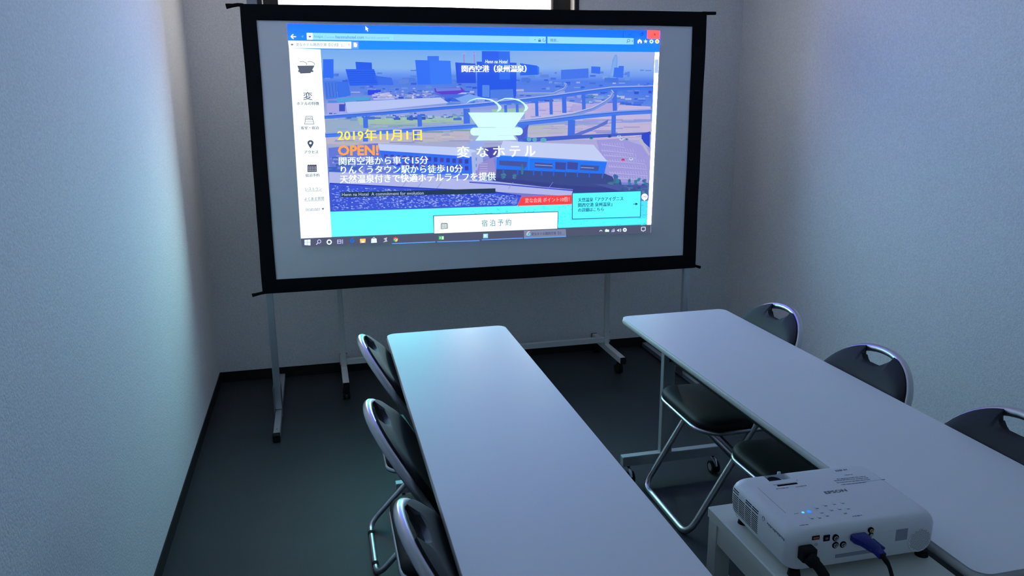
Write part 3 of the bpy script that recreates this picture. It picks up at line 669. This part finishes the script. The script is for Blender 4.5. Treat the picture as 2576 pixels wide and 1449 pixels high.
lt.build('bath_emblem', M['picfine'], page)
# ---- menu column icons and words
mn = Lettering(); mn.part = 'menu_label'; G = (84, 104, 124); G2 = (120, 146, 160)
def pe(X, Y): return (700 + X / 5.152, 40 + Y / 5.152)
mn.poly([pe(248, 648), pe(470, 645), pe(418, 742), pe(286, 748)], (92, 98, 116)); mn.poly([pe(262, 705), pe(290, 700), pe(440, 703), pe(460, 715), pe(450, 728), pe(268, 730), pe(256, 718)], (92, 98, 116))
for cx_ in (330, 430):
    mn.line([pe(cx_ - 50, 598), pe(cx_ - 10, 592), pe(cx_ + 25, 606), pe(cx_ + 42, 624), pe(cx_ + 36, 638)], 1.2, (110, 120, 135))
mn.text('変', 763, 786, 251.5, 251.5, 20, (62, 84, 120), .004)
mn.text('ホテルの特徴', 747, 802.5, 264.5, 264.5, 8.5, (70, 110, 130), .004)
def pb(X, Y): return (700 + X / 5.152, 40 + Y / 5.152)
mn.line([pb(358, 1300), pb(438, 1300), pb(448, 1345), pb(464, 1400), pb(342, 1400), pb(352, 1345), pb(358, 1300)], 1.2, (80, 110, 130)); mn.line([pb(352, 1342), pb(448, 1342)], 1.2, (80, 110, 130))
mn.line([pb(345, 1372), pb(460, 1372)], 1, (150, 180, 190)); mn.line([pb(362, 1328), pb(380, 1320), pb(398, 1330), pb(416, 1320), pb(436, 1328)], 1.2, (70, 90, 120))
mn.text('客室・宿泊', 757, 801.5, 325.5, 325, 8, (72, 104, 124), .004)
mn.poly([(781, 373), (776, 365), (773.3, 359.5), (774.3, 355.2), (778, 352.6), (781, 352), (784.5, 352.7), (788, 355.5), (788.8, 359.5), (786.4, 365)], (66, 84, 112)); mn.disc(781, 359.4, 3, W_, n=12)
mn.text('アクセス', 766, 800.5, 386, 385.5, 8, (72, 110, 130), .004)
mn.poly([(773.5, 414.5), (796.5, 414), (797, 431.5), (773.5, 432)], (76, 76, 98))
for k in range(5):
    mn.disc(776 + k * 4.5, 414, 1.2, (60, 60, 84), n=6)
    for j in range(3): mn.rect(775.7 + k * 4.2, 418.3 + j * 4.3, 778.3 + k * 4.2, 420.6 + j * 4.3, (190, 200, 210))
mn.text('宿泊予約', 768.5, 803.5, 444.5, 443.5, 8, (72, 104, 124), .003)
mn.text('レストラン', 768.5, 809.5, 479, 478, 8, G2); mn.line([(768.5, 480.2), (810, 479)], .9, (120, 165, 175))
mn.text('よくある質問', 766, 815, 503.5, 502.3, 8.5, (100, 130, 150)); mn.line([(766, 505), (815.5, 503.5)], .9, (120, 165, 175))
mn.text('language', 769, 805, 529.8, 528, 8, (130, 155, 165), 0, .2); mn.line([(769, 529.3), (806, 527.6)], .8, (130, 165, 175)); mn.poly([(809, 522.5), (815.5, 522), (812.5, 527.5)], (60, 130, 130))
mn.build('menu_icons', M['picfine'], page)['kind'] = 'stuff'

# ------------------------------------------------------------------ whiteboard behind the screen
wb = thing('whiteboard', 'white whiteboard on castors standing behind the projection screen', 'whiteboard', (0.845, 4.215, 0))
bx = 0.764
MB().bbox(-.86, .86, -.012, .012, .86, 1.72, .003).build('board', M['board'], wb)
fr = MB().bbox(-.875, .875, -.016, .016, 1.72, 1.735, .002).bbox(-.875, .875, -.016, .016, .845, .86, .002)
fr.bbox(-.875, -.86, -.016, .016, .86, 1.72, .002).bbox(.86, .875, -.016, .016, .86, 1.72, .002)
fr.build('board_frame', M['alu'], wb)
MB().bbox(-.80, .80, -.075, -.017, .835, .843, .002).build('pen_tray', M['alu'], wb)
for s in (-1, 1):
    MB().bbox(s * bx - .014, s * bx + .014, -.014 + .03, .014 + .03, .112, 1.60, .002).build('post', M['white_steel'], wb)
    ft = MB().bbox(s * bx - .016, s * bx + .016, -.244, .235, .075, .112, .002).build('foot', M['white_steel'], wb)
    MB().bbox(s * bx - .0165, s * bx + .0165, -.250, -.244, .074, .113, .001).build('end_cap', M['rubber'], ft)
    MB().bbox(s * bx - .0165, s * bx + .0165, .235, .241, .074, .113, .001).build('end_cap', M['rubber'], ft)
    for yy in (-.19, .19):
        c = MB().cyl((s * bx, yy, .060), (0, 0, 1), .012, .015)
        for k in (-1, 1): c.cyl((s * bx + k * .012 - .006, yy + .012, .026), (1, 0, 0), .026, .012, 20)
        c.bbox(s * bx - .007, s * bx + .007, yy - .012, yy + .03, .03, .062, .002)
        c.build('castor', M['rubber'], ft)
    for zz_ in (.128, .185): MB().cyl((s * bx - .021, .03 - .008, zz_), (1, 0, 0), .005, .042, 10).build('bolt', M['chrome'], wb)
MB().bbox(-bx + .014, bx - .014, .018, .042, .120, .152, .002).build('crossbar', M['white_steel'], wb)
# two screws in the wall beside the window
hk = thing('wall_bracket', 'small grey bracket with two chrome screws on the wall left of the window', 'bracket', (-.258, YF, 2.03))
MB().bbox(-.028, .024, -.004, 0, -.03, .035, .001).build('plate', M['silver_print'], hk)
for s in (-1, 1): MB().cyl((s * .011 - .004, -.0085, .003), (0, 1, 0), .0035, .005, 12).build('screw', M['chrome'], hk)

# ------------------------------------------------------------------ tables
def make_table(label, loc_, group):
    t = thing('folding_table', label, 'table', loc_, 0, group)
    L, Wd, th, z = 1.80, 0.452, 0.026, 0.70
    hx, hy, r = Wd / 2, L / 2, 0.032
    mb = MB().loft([rrect(0, 0, hx - .002, hy - .002, r, z - .0006, 8), rrect(0, 0, hx - .003, hy - .003, r, z, 8)])
    mb.build('tabletop', M['tabletop'], t)
    rings = []
    for k in range(9):
        a = -PI / 2 + PI * k / 8
        i = .009 * (1 - math.cos(a)); rings.append(rrect(0, 0, hx - i, hy - i, r, z - .0006 - th / 2 + th / 2 * math.sin(a), 8))
    MB().loft(rings).build('edge_band', M['tableedge'], t, auto=50)
    # under-frame rails and shelf
    for s in (-1, 1):
        MB().bbox(s * .15 - .012, s * .15 + .012, -hy + .06, hy - .06, z - th - .026, z - th - .001, .002).build('rail', M['steel_paint'], t)
    MB().bbox(-.137, .137, -.62, .62, z - th - .075, z - th - .068, .002).build('shelf', M['rubber'], t)
    for yy in (-.62, .61):
        for s in (-1, 1): MB().box(s * .140 - .003, s * .140 + .003, yy, yy + .01, z - th - .075, z - th - .02).build('shelf_hanger', M['rubber'], t)
    for s in (-1, 1):
        y = s * (hy - .045)
        lg = MB().bbox(-.056, -.006, y - .014, y + .014, .118, z - th - .02, .002).build('leg', M['steel_paint'], t)
        MB().bbox(-.17, .17, y - .02, y + .02, z - th - .02, z - th - .0005, .002).build('top_plate', M['steel_paint'], lg)
        ft = MB().bbox(-.220, .218, y - .016, y + .016, .076, .118, .002).build('foot', M['steel_paint'], t)
        for sx in (-1, 1):
            x = sx * .19
            c = MB()
            c.cyl((x, y, .062), (0, 0, 1), .006, .015, 12)
            for k in (-1, 1): c.cyl((x + k * .0115 - .005, y - s * .012, .026), (1, 0, 0), .026, .010, 24)
            c.build('castor_wheel', M['rubber'], ft, auto=40)
            c2 = MB().tube([(x, y + s * .006, .064), (x, y - .02 * s, .056), (x, y - .036 * s, .036)], [.007, .008, .005], 8)
            c2.cyl((x - .008, y - s * .012, .026), (1, 0, 0), .009, .016, 16)
            for k in (-1, 1): c2.cyl((x + k * .017 - .0005, y - s * .012, .026), (1, 0, 0), .016, .001, 20)
            c2.build('castor_fork', M['chrome'], ft, auto=40)
    return t
tg = 'white folding tables on castors'
TLx, TRx, TY = 0.4385, 1.360, 1.952
tableL = make_table('long white folding table on the left, chairs along its left side', (TLx, TY, 0), tg)
tableR = copy_tree(tableL); tableR.location = (TRx, TY - .008, 0)
tableR['label'] = 'long white folding table on the right, behind the projector'
tableN = copy_tree(tableL); tableN.location = (TRx + .004, TY - .008 - 1.822, 0)
tableN['label'] = 'white folding table at the bottom right corner, only its rounded end showing'

# ------------------------------------------------------------------ folding chairs
def make_chair():
    t = thing('folding_chair', '', 'chair')
    HW, ZA, HA, SAG = 0.195, 0.60, 0.176, 0.012
    def xb(z): return 0.222 - 0.600 * (z - 0.02)
    # back and front leg: one closed chrome loop
    pts = []
    def arch(a):      # a from 0 (one side) to pi
        y = (HW + .008) * math.copysign(abs(math.cos(a)) ** .92, math.cos(a)); z = ZA + HA * math.sin(a) ** .92
        x = xb(z) + SAG * ((abs(y) / HW) ** 2) * min(1, max(0, (z - .42) / .2))
        return Vector((x, y, z))
    for k in range(0, 25): pts.append(arch(PI * k / 24))
    sidep = [(-1, .53), (-1, .46), (-1, .40), (-1, .25), (-1, .12), (-1, .07)]
    def sp(s, z): 
        hw = HW + .008 * max(0, min(1, (z - .3) / .3))
        return Vector((xb(z) + SAG * min(1, max(0, (z - .42) / .2)), s * hw, z))
    for s, z in sidep: pts.append(sp(-1, z))
    # bottom bar with bent corners
    zb = 0.012
    c0 = [sp(-1, .07), Vector((xb(zb) + .004, -HW, zb)), Vector((xb(zb) + .004, HW, zb)), sp(1, .07)]
    pts += fillet(c0, .052, 7)[1:-1]
    for s, z in reversed(sidep): pts.append(sp(1, z))
    P = [pts[0]]
    for p_ in pts[1:]:
        if (p_ - P[-1]).length > 1e-4: P.append(p_)
    bf = MB().tube(P, .0122, 12, closed=True).build('back_frame', M['chrome'], t, smooth=True)
    xf = xb(zb) + .004
    for yy in (-.13, 0.0, .13):
        w = .009 if yy else .003
        MB().cyl((xf, yy - w, zb), (0, 1, 0), .0118 if yy else .0112, 2 * w, 14).build('rubber_ring', M['rubber'], bf, auto=40)
    # rear legs
    hr = .170; zt = .378
    pr_ = [(.12, hr, zt), (-.205, hr, .03), (-.232, hr, .012), (-.232, -hr, .012), (-.205, -hr, .03), (.12, -hr, zt)]
    rp = fillet([(.12, hr, zt), (-.228, hr, .012), (-.228, -hr, .012), (.12, -hr, zt)], .05, 7)
    rl = MB().tube(rp, .0100, 12).build('rear_leg_frame', M['chrome'], t, smooth=True)
    for yy in (-.10, .10):
        MB().cyl((-.228, yy - .009, .0115), (0, 1, 0), .0115, .018, 14).build('rubber_ring', M['rubber'], rl, auto=40)
    MB().cyl((.02, -hr, .277), (0, 1, 0), .005, 2 * hr, 10).build('stretcher', M['chrome'], t, smooth=True)
    # seat
    sx0, sx1, sh = -.178, .195, .205
    def seatring(i, z, r=.075):
        o = []
        for cx, cy, a0, rr in ((sx1, sh, 0, .085), (sx0, sh - .012, 90, .05), (sx0, -sh + .012, 180, .05), (sx1, -sh, 270, .085)):
            sgx = 1 if cx > 0 else -1; sgy = 1 if cy > 0 else -1
            rr2 = max(rr - i, .004)
            for k in range(8):
                a = math.radians(a0 + 90 * k / 7)
                ox, oy = cx - sgx * (i + rr2), cy - sgy * (i + rr2)
                o.append((ox + rr2 * math.cos(a), oy + rr2 * math.sin(a), z + .02 * (ox + rr2 * math.cos(a))))
        return o
    MB().loft([seatring(.006, .402), seatring(0, .407), seatring(0, .419), seatring(.006, .428), seatring(.022, .434), seatring(.06, .437), seatring(.12, .438)]).build('seat', M['vinyl'], t, auto=60)
    rim = [p for p in seatring(.004, .394)]
    MB().tube([Vector(p) for p in rim], .0088, 10, closed=True).build('seat_frame', M['chrome'], t, smooth=True)
    for s in (-1, 1):
        MB().cyl((xb(.40) + .004, s * (HW - .012), .40), (0, s, 0), .007, .02, 12).build('hinge_bolt', M['chrome'], t, auto=40)
    # backrest: curved pad with the hand notch in its top edge
    ny, nz = 30, 12
    zl = .485
    def top(y):
        a = min(1, abs(y) / (HW + .008)); 
        sa = (max(0, 1 - a ** (2 / .92))) ** .5
        zt_ = ZA + HA * sa ** .92
        m = abs(y) / .062
        if m < 1: zt_ -= .043 * min(1, (1 - m ** 2.0) * 1.15) ** .62
        return zt_ + .002
    def full(y):
        a = min(1, abs(y) / (HW + .008)); return ZA + HA * ((max(0, 1 - a ** (2 / .92))) ** .5) ** .92 + .002
    def low(y): return zl + .02 * (abs(y) / HW) ** 4
    F = []; B = []
    ys = sorted(set([(-1 + 2 * k / ny) * (HW + .001) for k in range(ny + 1)] + [s * v for s in (-1, 1) for v in (.062, .060, .057, .052, .046)]))
    for y in ys:
        rf, rb = [], []
        for j in range(nz + 1):
            v = j / nz; z = low(y) * (1 - v) + full(y) * v
            z = min(z, top(y) - .0008 * (nz - j))
            edge = min(1, 9 * v, 9 * (1 - v), 11 * (1 - abs(y) / (HW + .004)) + .05)
            notch = 1.0
            th = .0135 * (max(0, edge)) ** .5 + .003
            xc = xb(z) + SAG * (y / HW) ** 2 * min(1, max(0, (z - .42) / .2)) + .014
            rf.append(Vector((xc + th, y, z + .006))); rb.append(Vector((xc - th * .55, y, z)))
        F.append(rf); B.append(rb)
    n = nz + 1; mb = MB(); v = [p for c in F for p in c] + [p for c in B for p in c]; K = len(F) * n; f = []
    for i in range(len(F) - 1):
        for j in range(nz):
            a = i * n + j; f.append((a, a + n, a + n + 1, a + 1)); f.append((K + a, K + a + 1, K + a + n + 1, K + a + n))
        a = i * n; f.append((a, K + a, K + a + n, a + n)); a = i * n + nz; f.append((a, a + n, K + a + n, K + a))
    for a0 in (0, (len(F) - 1) * n):
        for j in range(nz):
            a = a0 + j; f.append((a, a + 1, K + a + 1, K + a) if a0 == 0 else (a, K + a, K + a + 1, a + 1))
    mb.add(v, f).build('backrest', M['vinyl'], t, auto=50)
    return t
chairs = [
    # x, y, rz, label
    (1.445, 2.540, PI, 'black folding chair at the right table, the farthest of its three'),
    (1.456, 2.005, PI + .02, 'black folding chair at the right table, the middle one of three'),
    (1.446, 1.470, PI, 'black folding chair at the right table, the nearest, cut off by the right picture edge'),
    (0.338, 2.540, 0, 'black folding chair at the left table, the farthest, nearest the screen'),
    (0.321, 1.940, 0, 'black folding chair at the left table, between the other two'),
    (0.345, 1.380, .03, 'black folding chair at the left table, the nearest, cut off by the bottom edge'),
]
proto = make_chair()
for i, (x, y, rz, lab) in enumerate(chairs):
    c = proto if i == 0 else copy_tree(proto)
    c.location = (x, y, 0); c.rotation_euler = (0, 0, rz)
    tag(c, lab, 'chair', 'black folding chairs along the tables')

# ------------------------------------------------------------------ projector stand
st = thing('side_table', 'small white side table carrying the projector, against the right table', 'side table', (0.955, 1.10, 0))
sx, sy0, sy1 = .165, -.30, .335
MB().bbox(-sx, sx, sy0, sy1, .655, .680, .0025).build('tabletop', M['stand_white'], st)
ap = MB()
for s in (-1, 1): ap.bbox(s * (sx - .012) - .008, s * (sx - .012) + .008, sy0 + .04, sy1 - .04, .610, .6548, .001)
ap.bbox(-sx + .04, sx - .04, sy1 - .02, sy1 - .004, .610, .6548, .001).bbox(-sx + .04, sx - .04, sy0 + .004, sy0 + .02, .610, .6548, .001)
ap.build('apron', M['stand_white'], st)
for s in (-1, 1):
    for yy in (sy0 + .022, sy1 - .022):
        lx = s * (sx - .020)
        MB().bbox(lx - .018, lx + .018, yy - .018, yy + .018, 0.004, .6548, .0015).build('leg', M['stand_white'], st)

# ------------------------------------------------------------------ projector
PJ = (0.964, 1.261, 0.680); PYAW = math.radians(-1.0)
pj = thing('projector', 'white projector with two blue lights lit, standing on the side table', 'projector', PJ, PYAW)
hx, hy = .159, .118
zb, zt = .012, .096
def pl(v):                     # room point -> projector's own coordinates
    d_ = Vector(v) - Vector(PJ); c, s = math.cos(-PYAW), math.sin(-PYAW)
    return Vector((d_.x * c - d_.y * s, d_.x * s + d_.y * c, d_.z))
body = MB(); rings = []
r0 = .024
for i, z in ((.016, zb), (.006, zb + .006), (.0015, zb + .02), (0, zb + .04), (.0, zt - .022)): rings.append(rrect(0, 0, hx - i, hy - i, r0, z, 7))
for k in range(1, 7):
    a = PI / 2 * k / 6; i = .020 * (1 - math.cos(a)); rings.append(rrect(0, 0, hx - i, hy - i, r0 + .002, zt - .022 + .022 * math.sin(a), 7))
body.loft(rings)
bo = body.build('casing', M['proj'], pj); bo.data.materials.append(M['dark'])
cut = MB(); cutd = MB()
# lens shutter opening at the front edge, focus slot, cable bay under the rear edge
lx0, lx1, ly0, ly1 = -.0885, -.0375, .0775, .1085
cut.box(lx0, lx1, ly0, ly1, zt - .016, zt + .01)
cutd.box(-.083, -.037, .0545, .0605, zt - .012, zt + .01)
rows_ = 11
for r in range(rows_):
    z = .030 + r * .0045 if r < 9 else .030 + r * .0045 + .003
    cols_ = [(.100, .076), (.074, .050), (.048, .024), (.022, -.002)]
    for k, (a, b) in enumerate(cols_):
        if r in (9, 10) and k == 1: continue
        cutd.box(-hx - .01, -hx + .006, b, a, z, z + .0023)
cutd.cyl((.048, -hy - .01, .064), (0, 1, 0), .0068, .022, 20)     # round socket
cut.box(-.03, .03, -hy - .01, -hy + .012, -.01, zb + .006)
def boolean(o, mb, m):
    me = mb.mesh('cutter'); c = bpy.data.objects.new('cutter', me); COL.objects.link(c)
    me.materials.append(M['proj']); me.materials.append(M['dark'])
    for p in me.polygons: p.material_index = m
    c.location = pj.location; c.rotation_euler = pj.rotation_euler
    md = o.modifiers.new('b', 'BOOLEAN'); md.operation = 'DIFFERENCE'; md.object = c; md.solver = 'EXACT'
    bpy.context.view_layer.update()
    ev = o.evaluated_get(bpy.context.evaluated_depsgraph_get())
    new = bpy.data.meshes.new_from_object(ev); o.modifiers.clear(); o.data = new
    bpy.data.objects.remove(c)
boolean(bo, cut, 0); boolean(bo, cutd, 1)  # second cut colours slot walls near-black, shade put into the colour
for p in bo.data.polygons: p.use_smooth = True
bo.data.set_sharp_from_angle(angle=math.radians(28))
# what shows in the openings
MB().cyl((-.068, .0925, zt - .0165), (0, 0, 1), .0150, .0095, 32).build('lens_ring', M['dark'], bo, auto=40)
MB().cyl((-.064, .108, .050), (0, 1, 0), .024, .0105, 32).build('lens', mat('lens_glass', (.01, .01, .015), .05, coat=1), pj, auto=40)
sl = MB().bbox(-.089, -.034, .0615, .0770, zt - .0005, zt + .0012, .0006).build('slide_lever', M['proj'], pj)
MB().bbox(-.051, -.044, .1085, .1125, zt - .006, zt + .0012, .0006).build('shutter_knob', M['proj'], pj)
MB().cyl((-.030, .070, zt - .0004), (0, 0, 1), .0013, .0016, 10).build('indicator_dot', M['alu'], pj)
# seam lines on the lid
MB().box(-.1265, -.1258, -.045, .06, zt - .001, zt + .00012).build('lid_seam', M['print_light'], pj)
MB().box(.062, .150, .030, .0307, zt - .001, zt + .00012).build('lid_seam', M['print_light'], pj)
def word(body_, x, y, z, w, h, name, m, ax='top', bold=0.0, parent=None):
    """flat printed lettering; ax: face it lies on"""
    cu = bpy.data.curves.new('lettering', 'FONT'); cu.body = body_; cu.resolution_u = 2; cu.offset = bold
    o = bpy.data.objects.new('lettering', cu); COL.objects.link(o); bpy.context.view_layer.update()
    me = o.to_mesh(); V = [v.co.copy() for v in me.vertices]; F_ = [tuple(p.vertices) for p in me.polygons]
    o.to_mesh_clear(); bpy.data.objects.remove(o); bpy.data.curves.remove(cu)
    a = min(v.x for v in V); b = max(v.x for v in V); lo = min(v.y for v in V); hi = max(v.y for v in V)
    out = []
    for v in V:
        u = (v.x - a) / (b - a) * w - w / 2; q_ = (v.y - lo) / (hi - lo) * h - h / 2
        out.append((x + u, y + q_, z) if ax == 'top' else (x + u, y, z + q_) if ax == 'rear' else (x, y - u, z + q_))
    me2 = bpy.data.meshes.new(name); me2.from_pydata(out, [], F_); me2.update()
    return link(name, me2, m, parent or pj)
zz = zt + .0003
word('EPSON', .0185, .008, zz, .050, .0105, 'maker_name', M['print'], bold=.035)
# control panel: buttons and printed marks
def on_top(px, py): v = pl(at_z(px, py, PJ[2] + zt)); return v.x, v.y
for px, py in ((2052.8, 1276.3), (2074, 1270), (2095.7, 1266.2), (2117, 1263.6), (2089.4, 1281.3), (2109.6, 1278.8), (2131, 1277.5), (2064.2, 1287.6), (2123.5, 1288.9), (2078, 1295.2), (2059, 1300.3), (2040, 1302)):
    x, y = on_top(px, py)
    bt_ = MB().cyl((x, y, zt - .0005), (0, 0, 1), .0040, .0014, 16, r2=.0036).build('button', M['proj'], pj, auto=40)
    MB().box(x - .0035, x + .003, y - .0058, y - .0046, zz - .0001, zz).build('button_mark', M['print'], bt_)
for px, py, m_, r in ((2020, 1289.4, 'led2', .0026), (2035, 1287.2, 'led', .0042)):
    x, y = on_top(px, py); MB().cyl((x, y, zt - .0005), (0, 0, 1), r, .0013, 16).build('indicator_light', M[m_], pj, auto=40)
rp_ = random.Random(5)
def marks(px0, py0, px1, py1, n, h, name='printed_text', m='print_light'):
    """a line of print too small to read: short strokes"""
    g = MB(); a = on_top(px0, py0); b = on_top(px1, py1)
    for k in range(n):
        t = (k + rp_.random() * .4) / n
        x = a[0] + (b[0] - a[0]) * t; y = a[1] + (b[1] - a[1]) * t; w = abs(b[0] - a[0]) / n * .38
        hh = h * rp_.uniform(.6, 1.1)
        g.box(x - w, x + w, y - hh / 2, y + hh / 2, zz - .0001, zz)
    return g.build(name, M[m], pj)
for q_ in ((2102, 1185, 2132, 1181, 6, .006), (2125, 1195.5, 2146, 1193.5, 6, .003), (2105, 1205.5, 2180, 1198, 22, .003), (2100, 1209.5, 2186, 1202, 26, .003), (2106, 1214.5, 2190, 1206, 24, .003), (2118, 1219.5, 2180, 1213, 18, .003), (1953, 1230, 1985, 1226.5, 10, .0028), (2003, 1225, 2030, 1221, 6, .003), (2146, 1299, 2170, 1296, 5, .004), (2013, 1322, 2034, 1319.5, 8, .003), (1998, 1293, 2010, 1291, 5, .0015)):
    marks(*q_)['kind'] = 'stuff'
def on_side(px, py):
    return pl(at_x(px, py, .815))
g = MB()
for k in range(12): g.box(-hx - .0003, -hx - .0001, -.040 - k * .0052, -.0365 - k * .0052, .0735 - (k % 3) * .001, .0765)
g.build('printed_text', M['print_light'], pj)['kind'] = 'stuff'
MB().torus((-hx + .0002, -.022, .076), (1, 0, 0), .0042, .0005, 20, 6).build('round_mark', M['print'], pj)
# ---- rear face with its sockets
YR = -hy
def on_rear(px, py): v = pl(at_y(px, py, PJ[1] - hy * .998)); return v.x, v.z
dz = 0.0
MB().bbox(.064, .090, YR - .0006, YR + .001, .052, .076, .0003).build('silver_label', M['silver_print'], pj)
MB().bbox(.012, .064, YR - .0004, YR + .001, .052, .076, .0002).build('silver_label', M['proj'], pj)
for px, py, r, m_ in ((2103, 1354, .0050, 'alu'), (2102, 1371.6, .0050, 'alu'), (2121, 1370, .0050, 'alu'), (2191, 1334, .0042, 'gold'), (2190.5, 1345, .0034, 'alu')):
    x, z = on_rear(px, py)
    so = MB().cyl((x, YR + .002, z), (0, -1, 0), r + .0018, .0026, 20).build('round_socket', M['dark'], pj, auto=40)
    MB().torus((x, YR - .002, z), (0, 1, 0), r * .72, .0009, 16, 6).cyl((x, YR, z), (0, -1, 0), .0012, .0035, 8).build('socket_contact', M[m_], so, auto=60)
x, z = on_rear(2054, 1354); so = MB().bbox(x - .0075, x + .0075, YR - .0008, YR + .001, z - .004, z + .004, .0006).build('flat_socket', M['dark'], pj)
MB().bbox(x - .006, x + .006, YR - .0012, YR - .0006, z - .0022, z + .0022, .0003).build('socket_contact', M['orange'], so)
x, z = on_rear(2080.5, 1354.5); so = MB().bbox(x - .0065, x + .0065, YR - .0008, YR + .001, z - .0062, z + .0062, .0008).build('square_socket', M['dark'], pj)
MB().bbox(x - .0028, x + .0028, YR - .0016, YR - .0006, z - .0022, z + .002, .0004).build('socket_contact', M['grey_plastic'], so)
x, z = on_rear(2054, 1371); MB().torus((x, YR, z), (0, 1, 0), .0030, .0006, 16, 6).cyl((x, YR + .001, z), (0, -1, 0), .0018, .0015, 12).build('screw', M['alu'], pj, auto=50)
MB().bbox(-.062, .035, YR - .0004, YR + .001, .0345, .0415, .0002).build('printed_strip', M['silver_print'], pj)
# speaker grille
gx, gz, gr = .119, .047, .0245
sg = MB().cyl((gx, YR + .002, gz), (0, -1, 0), gr, .0026, 36).torus((gx, YR - .0004, gz), (0, 1, 0), gr, .0007, 36, 6).build('speaker_grille', M['proj'], pj, auto=40)
gd = MB()
n_ = 0
for i in range(-7, 8):
    for j in range(-8, 9):
        x = gx + (i + .5 * (j % 2)) * .0031; z = gz + j * .0027
        if (x - gx) ** 2 + (z - gz) ** 2 < (gr - .0025) ** 2: gd.cyl((x, YR - .0004, z), (0, -1, 0), .00075, .0004, 6)
gd.build('dark_speaker_dots', M['dark'], sg)['kind'] = 'stuff'  # raised dark discs stand in for the shade inside grille holes
for x_, y in ((-.135, -.100), (.144, -.100), (-.135, .09), (.135, .09)):
    MB().cyl((x_, y, 0), (0, 0, 1), .0125, .013, 20, r2=.010).build('foot', M['rubber'], pj, auto=40)
# ---- leads
k1 = thing('power_cable', 'black power cable plugged into the left of the projector\'s rear', 'cable', PJ, PYAW)
px_, pz_ = on_rear(2028, 1386)
pw = MB().bbox(px_ - .0165, px_ + .0125, YR - .020, YR + .001, pz_ - .015, pz_ + .013, .003)
pw.build('plug', M['rubber'], k1)
c0 = [(px_ - .004, YR - .018, pz_ - .004), (px_ + .004, YR - .036, pz_ - .011), (px_ + .010, YR - .058, pz_ - .028), (px_ + .012, YR - .074, .016), (px_ + .010, YR - .100, .0045), (px_ + .006, YR - .16, .0045), (px_ - .01, YR - .30, .0045)]
MB().tube(fillet(c0, .008, 4), [.0125, .0125] + [.0095] * 5 + [.0065] * 5 + [.0042] * 40, 10).build('cord', M['rubber'], k1, smooth=True)
k2 = thing('video_cable', 'thin black video cable with a thick blue plug at the projector\'s rear', 'cable', PJ, PYAW)
px_, pz_ = on_rear(2158, 1349)
pg = MB()
def pr2(y, hx_, hz_, x, z): return [(x + a * hx_, y, z + b * hz_) for a, b in ((1, .7), (.8, 1), (-.8, 1), (-1, .7), (-1, -.7), (-.8, -1), (.8, -1), (1, -.7))]
X0, Z0 = px_, pz_
pg.loft([pr2(YR - .001, .0165, .0075, X0, Z0), pr2(YR - .012, .0165, .0078, X0, Z0), pr2(YR - .020, .0125, .0070, X0 + .003, Z0 - .001), pr2(YR - .036, .0110, .0066, X0 + .010, Z0 - .005), pr2(YR - .040, .0085, .0060, X0 + .012, Z0 - .007), pr2(YR - .052, .0075, .0055, X0 + .015, Z0 - .012)])
vp = pg.build('plug', M['bluevga'], k2, auto=40); vp['label'] = 'blue plug'
for s in (-1, 1): MB().cyl((X0 + .009 + s * .0125, YR - .014, Z0 - .002), (0.25, -1, -.2), .0032, .026, 12).build('thumb_screw', M['bluevga'], vp, auto=40)
c0 = [(X0 + .015, YR - .050, Z0 - .011), (X0 + .019, YR - .066, Z0 - .022), (X0 + .022, YR - .082, .020), (X0 + .021, YR - .105, .0045), (X0 + .012, YR - .17, .0038), (X0, YR - .30, .0038)]
MB().tube(fillet(c0, .008, 4), [.0050, .0048, .0045] + [.0036] * 40, 10).build('cord', M['rubber'], k2, smooth=True)
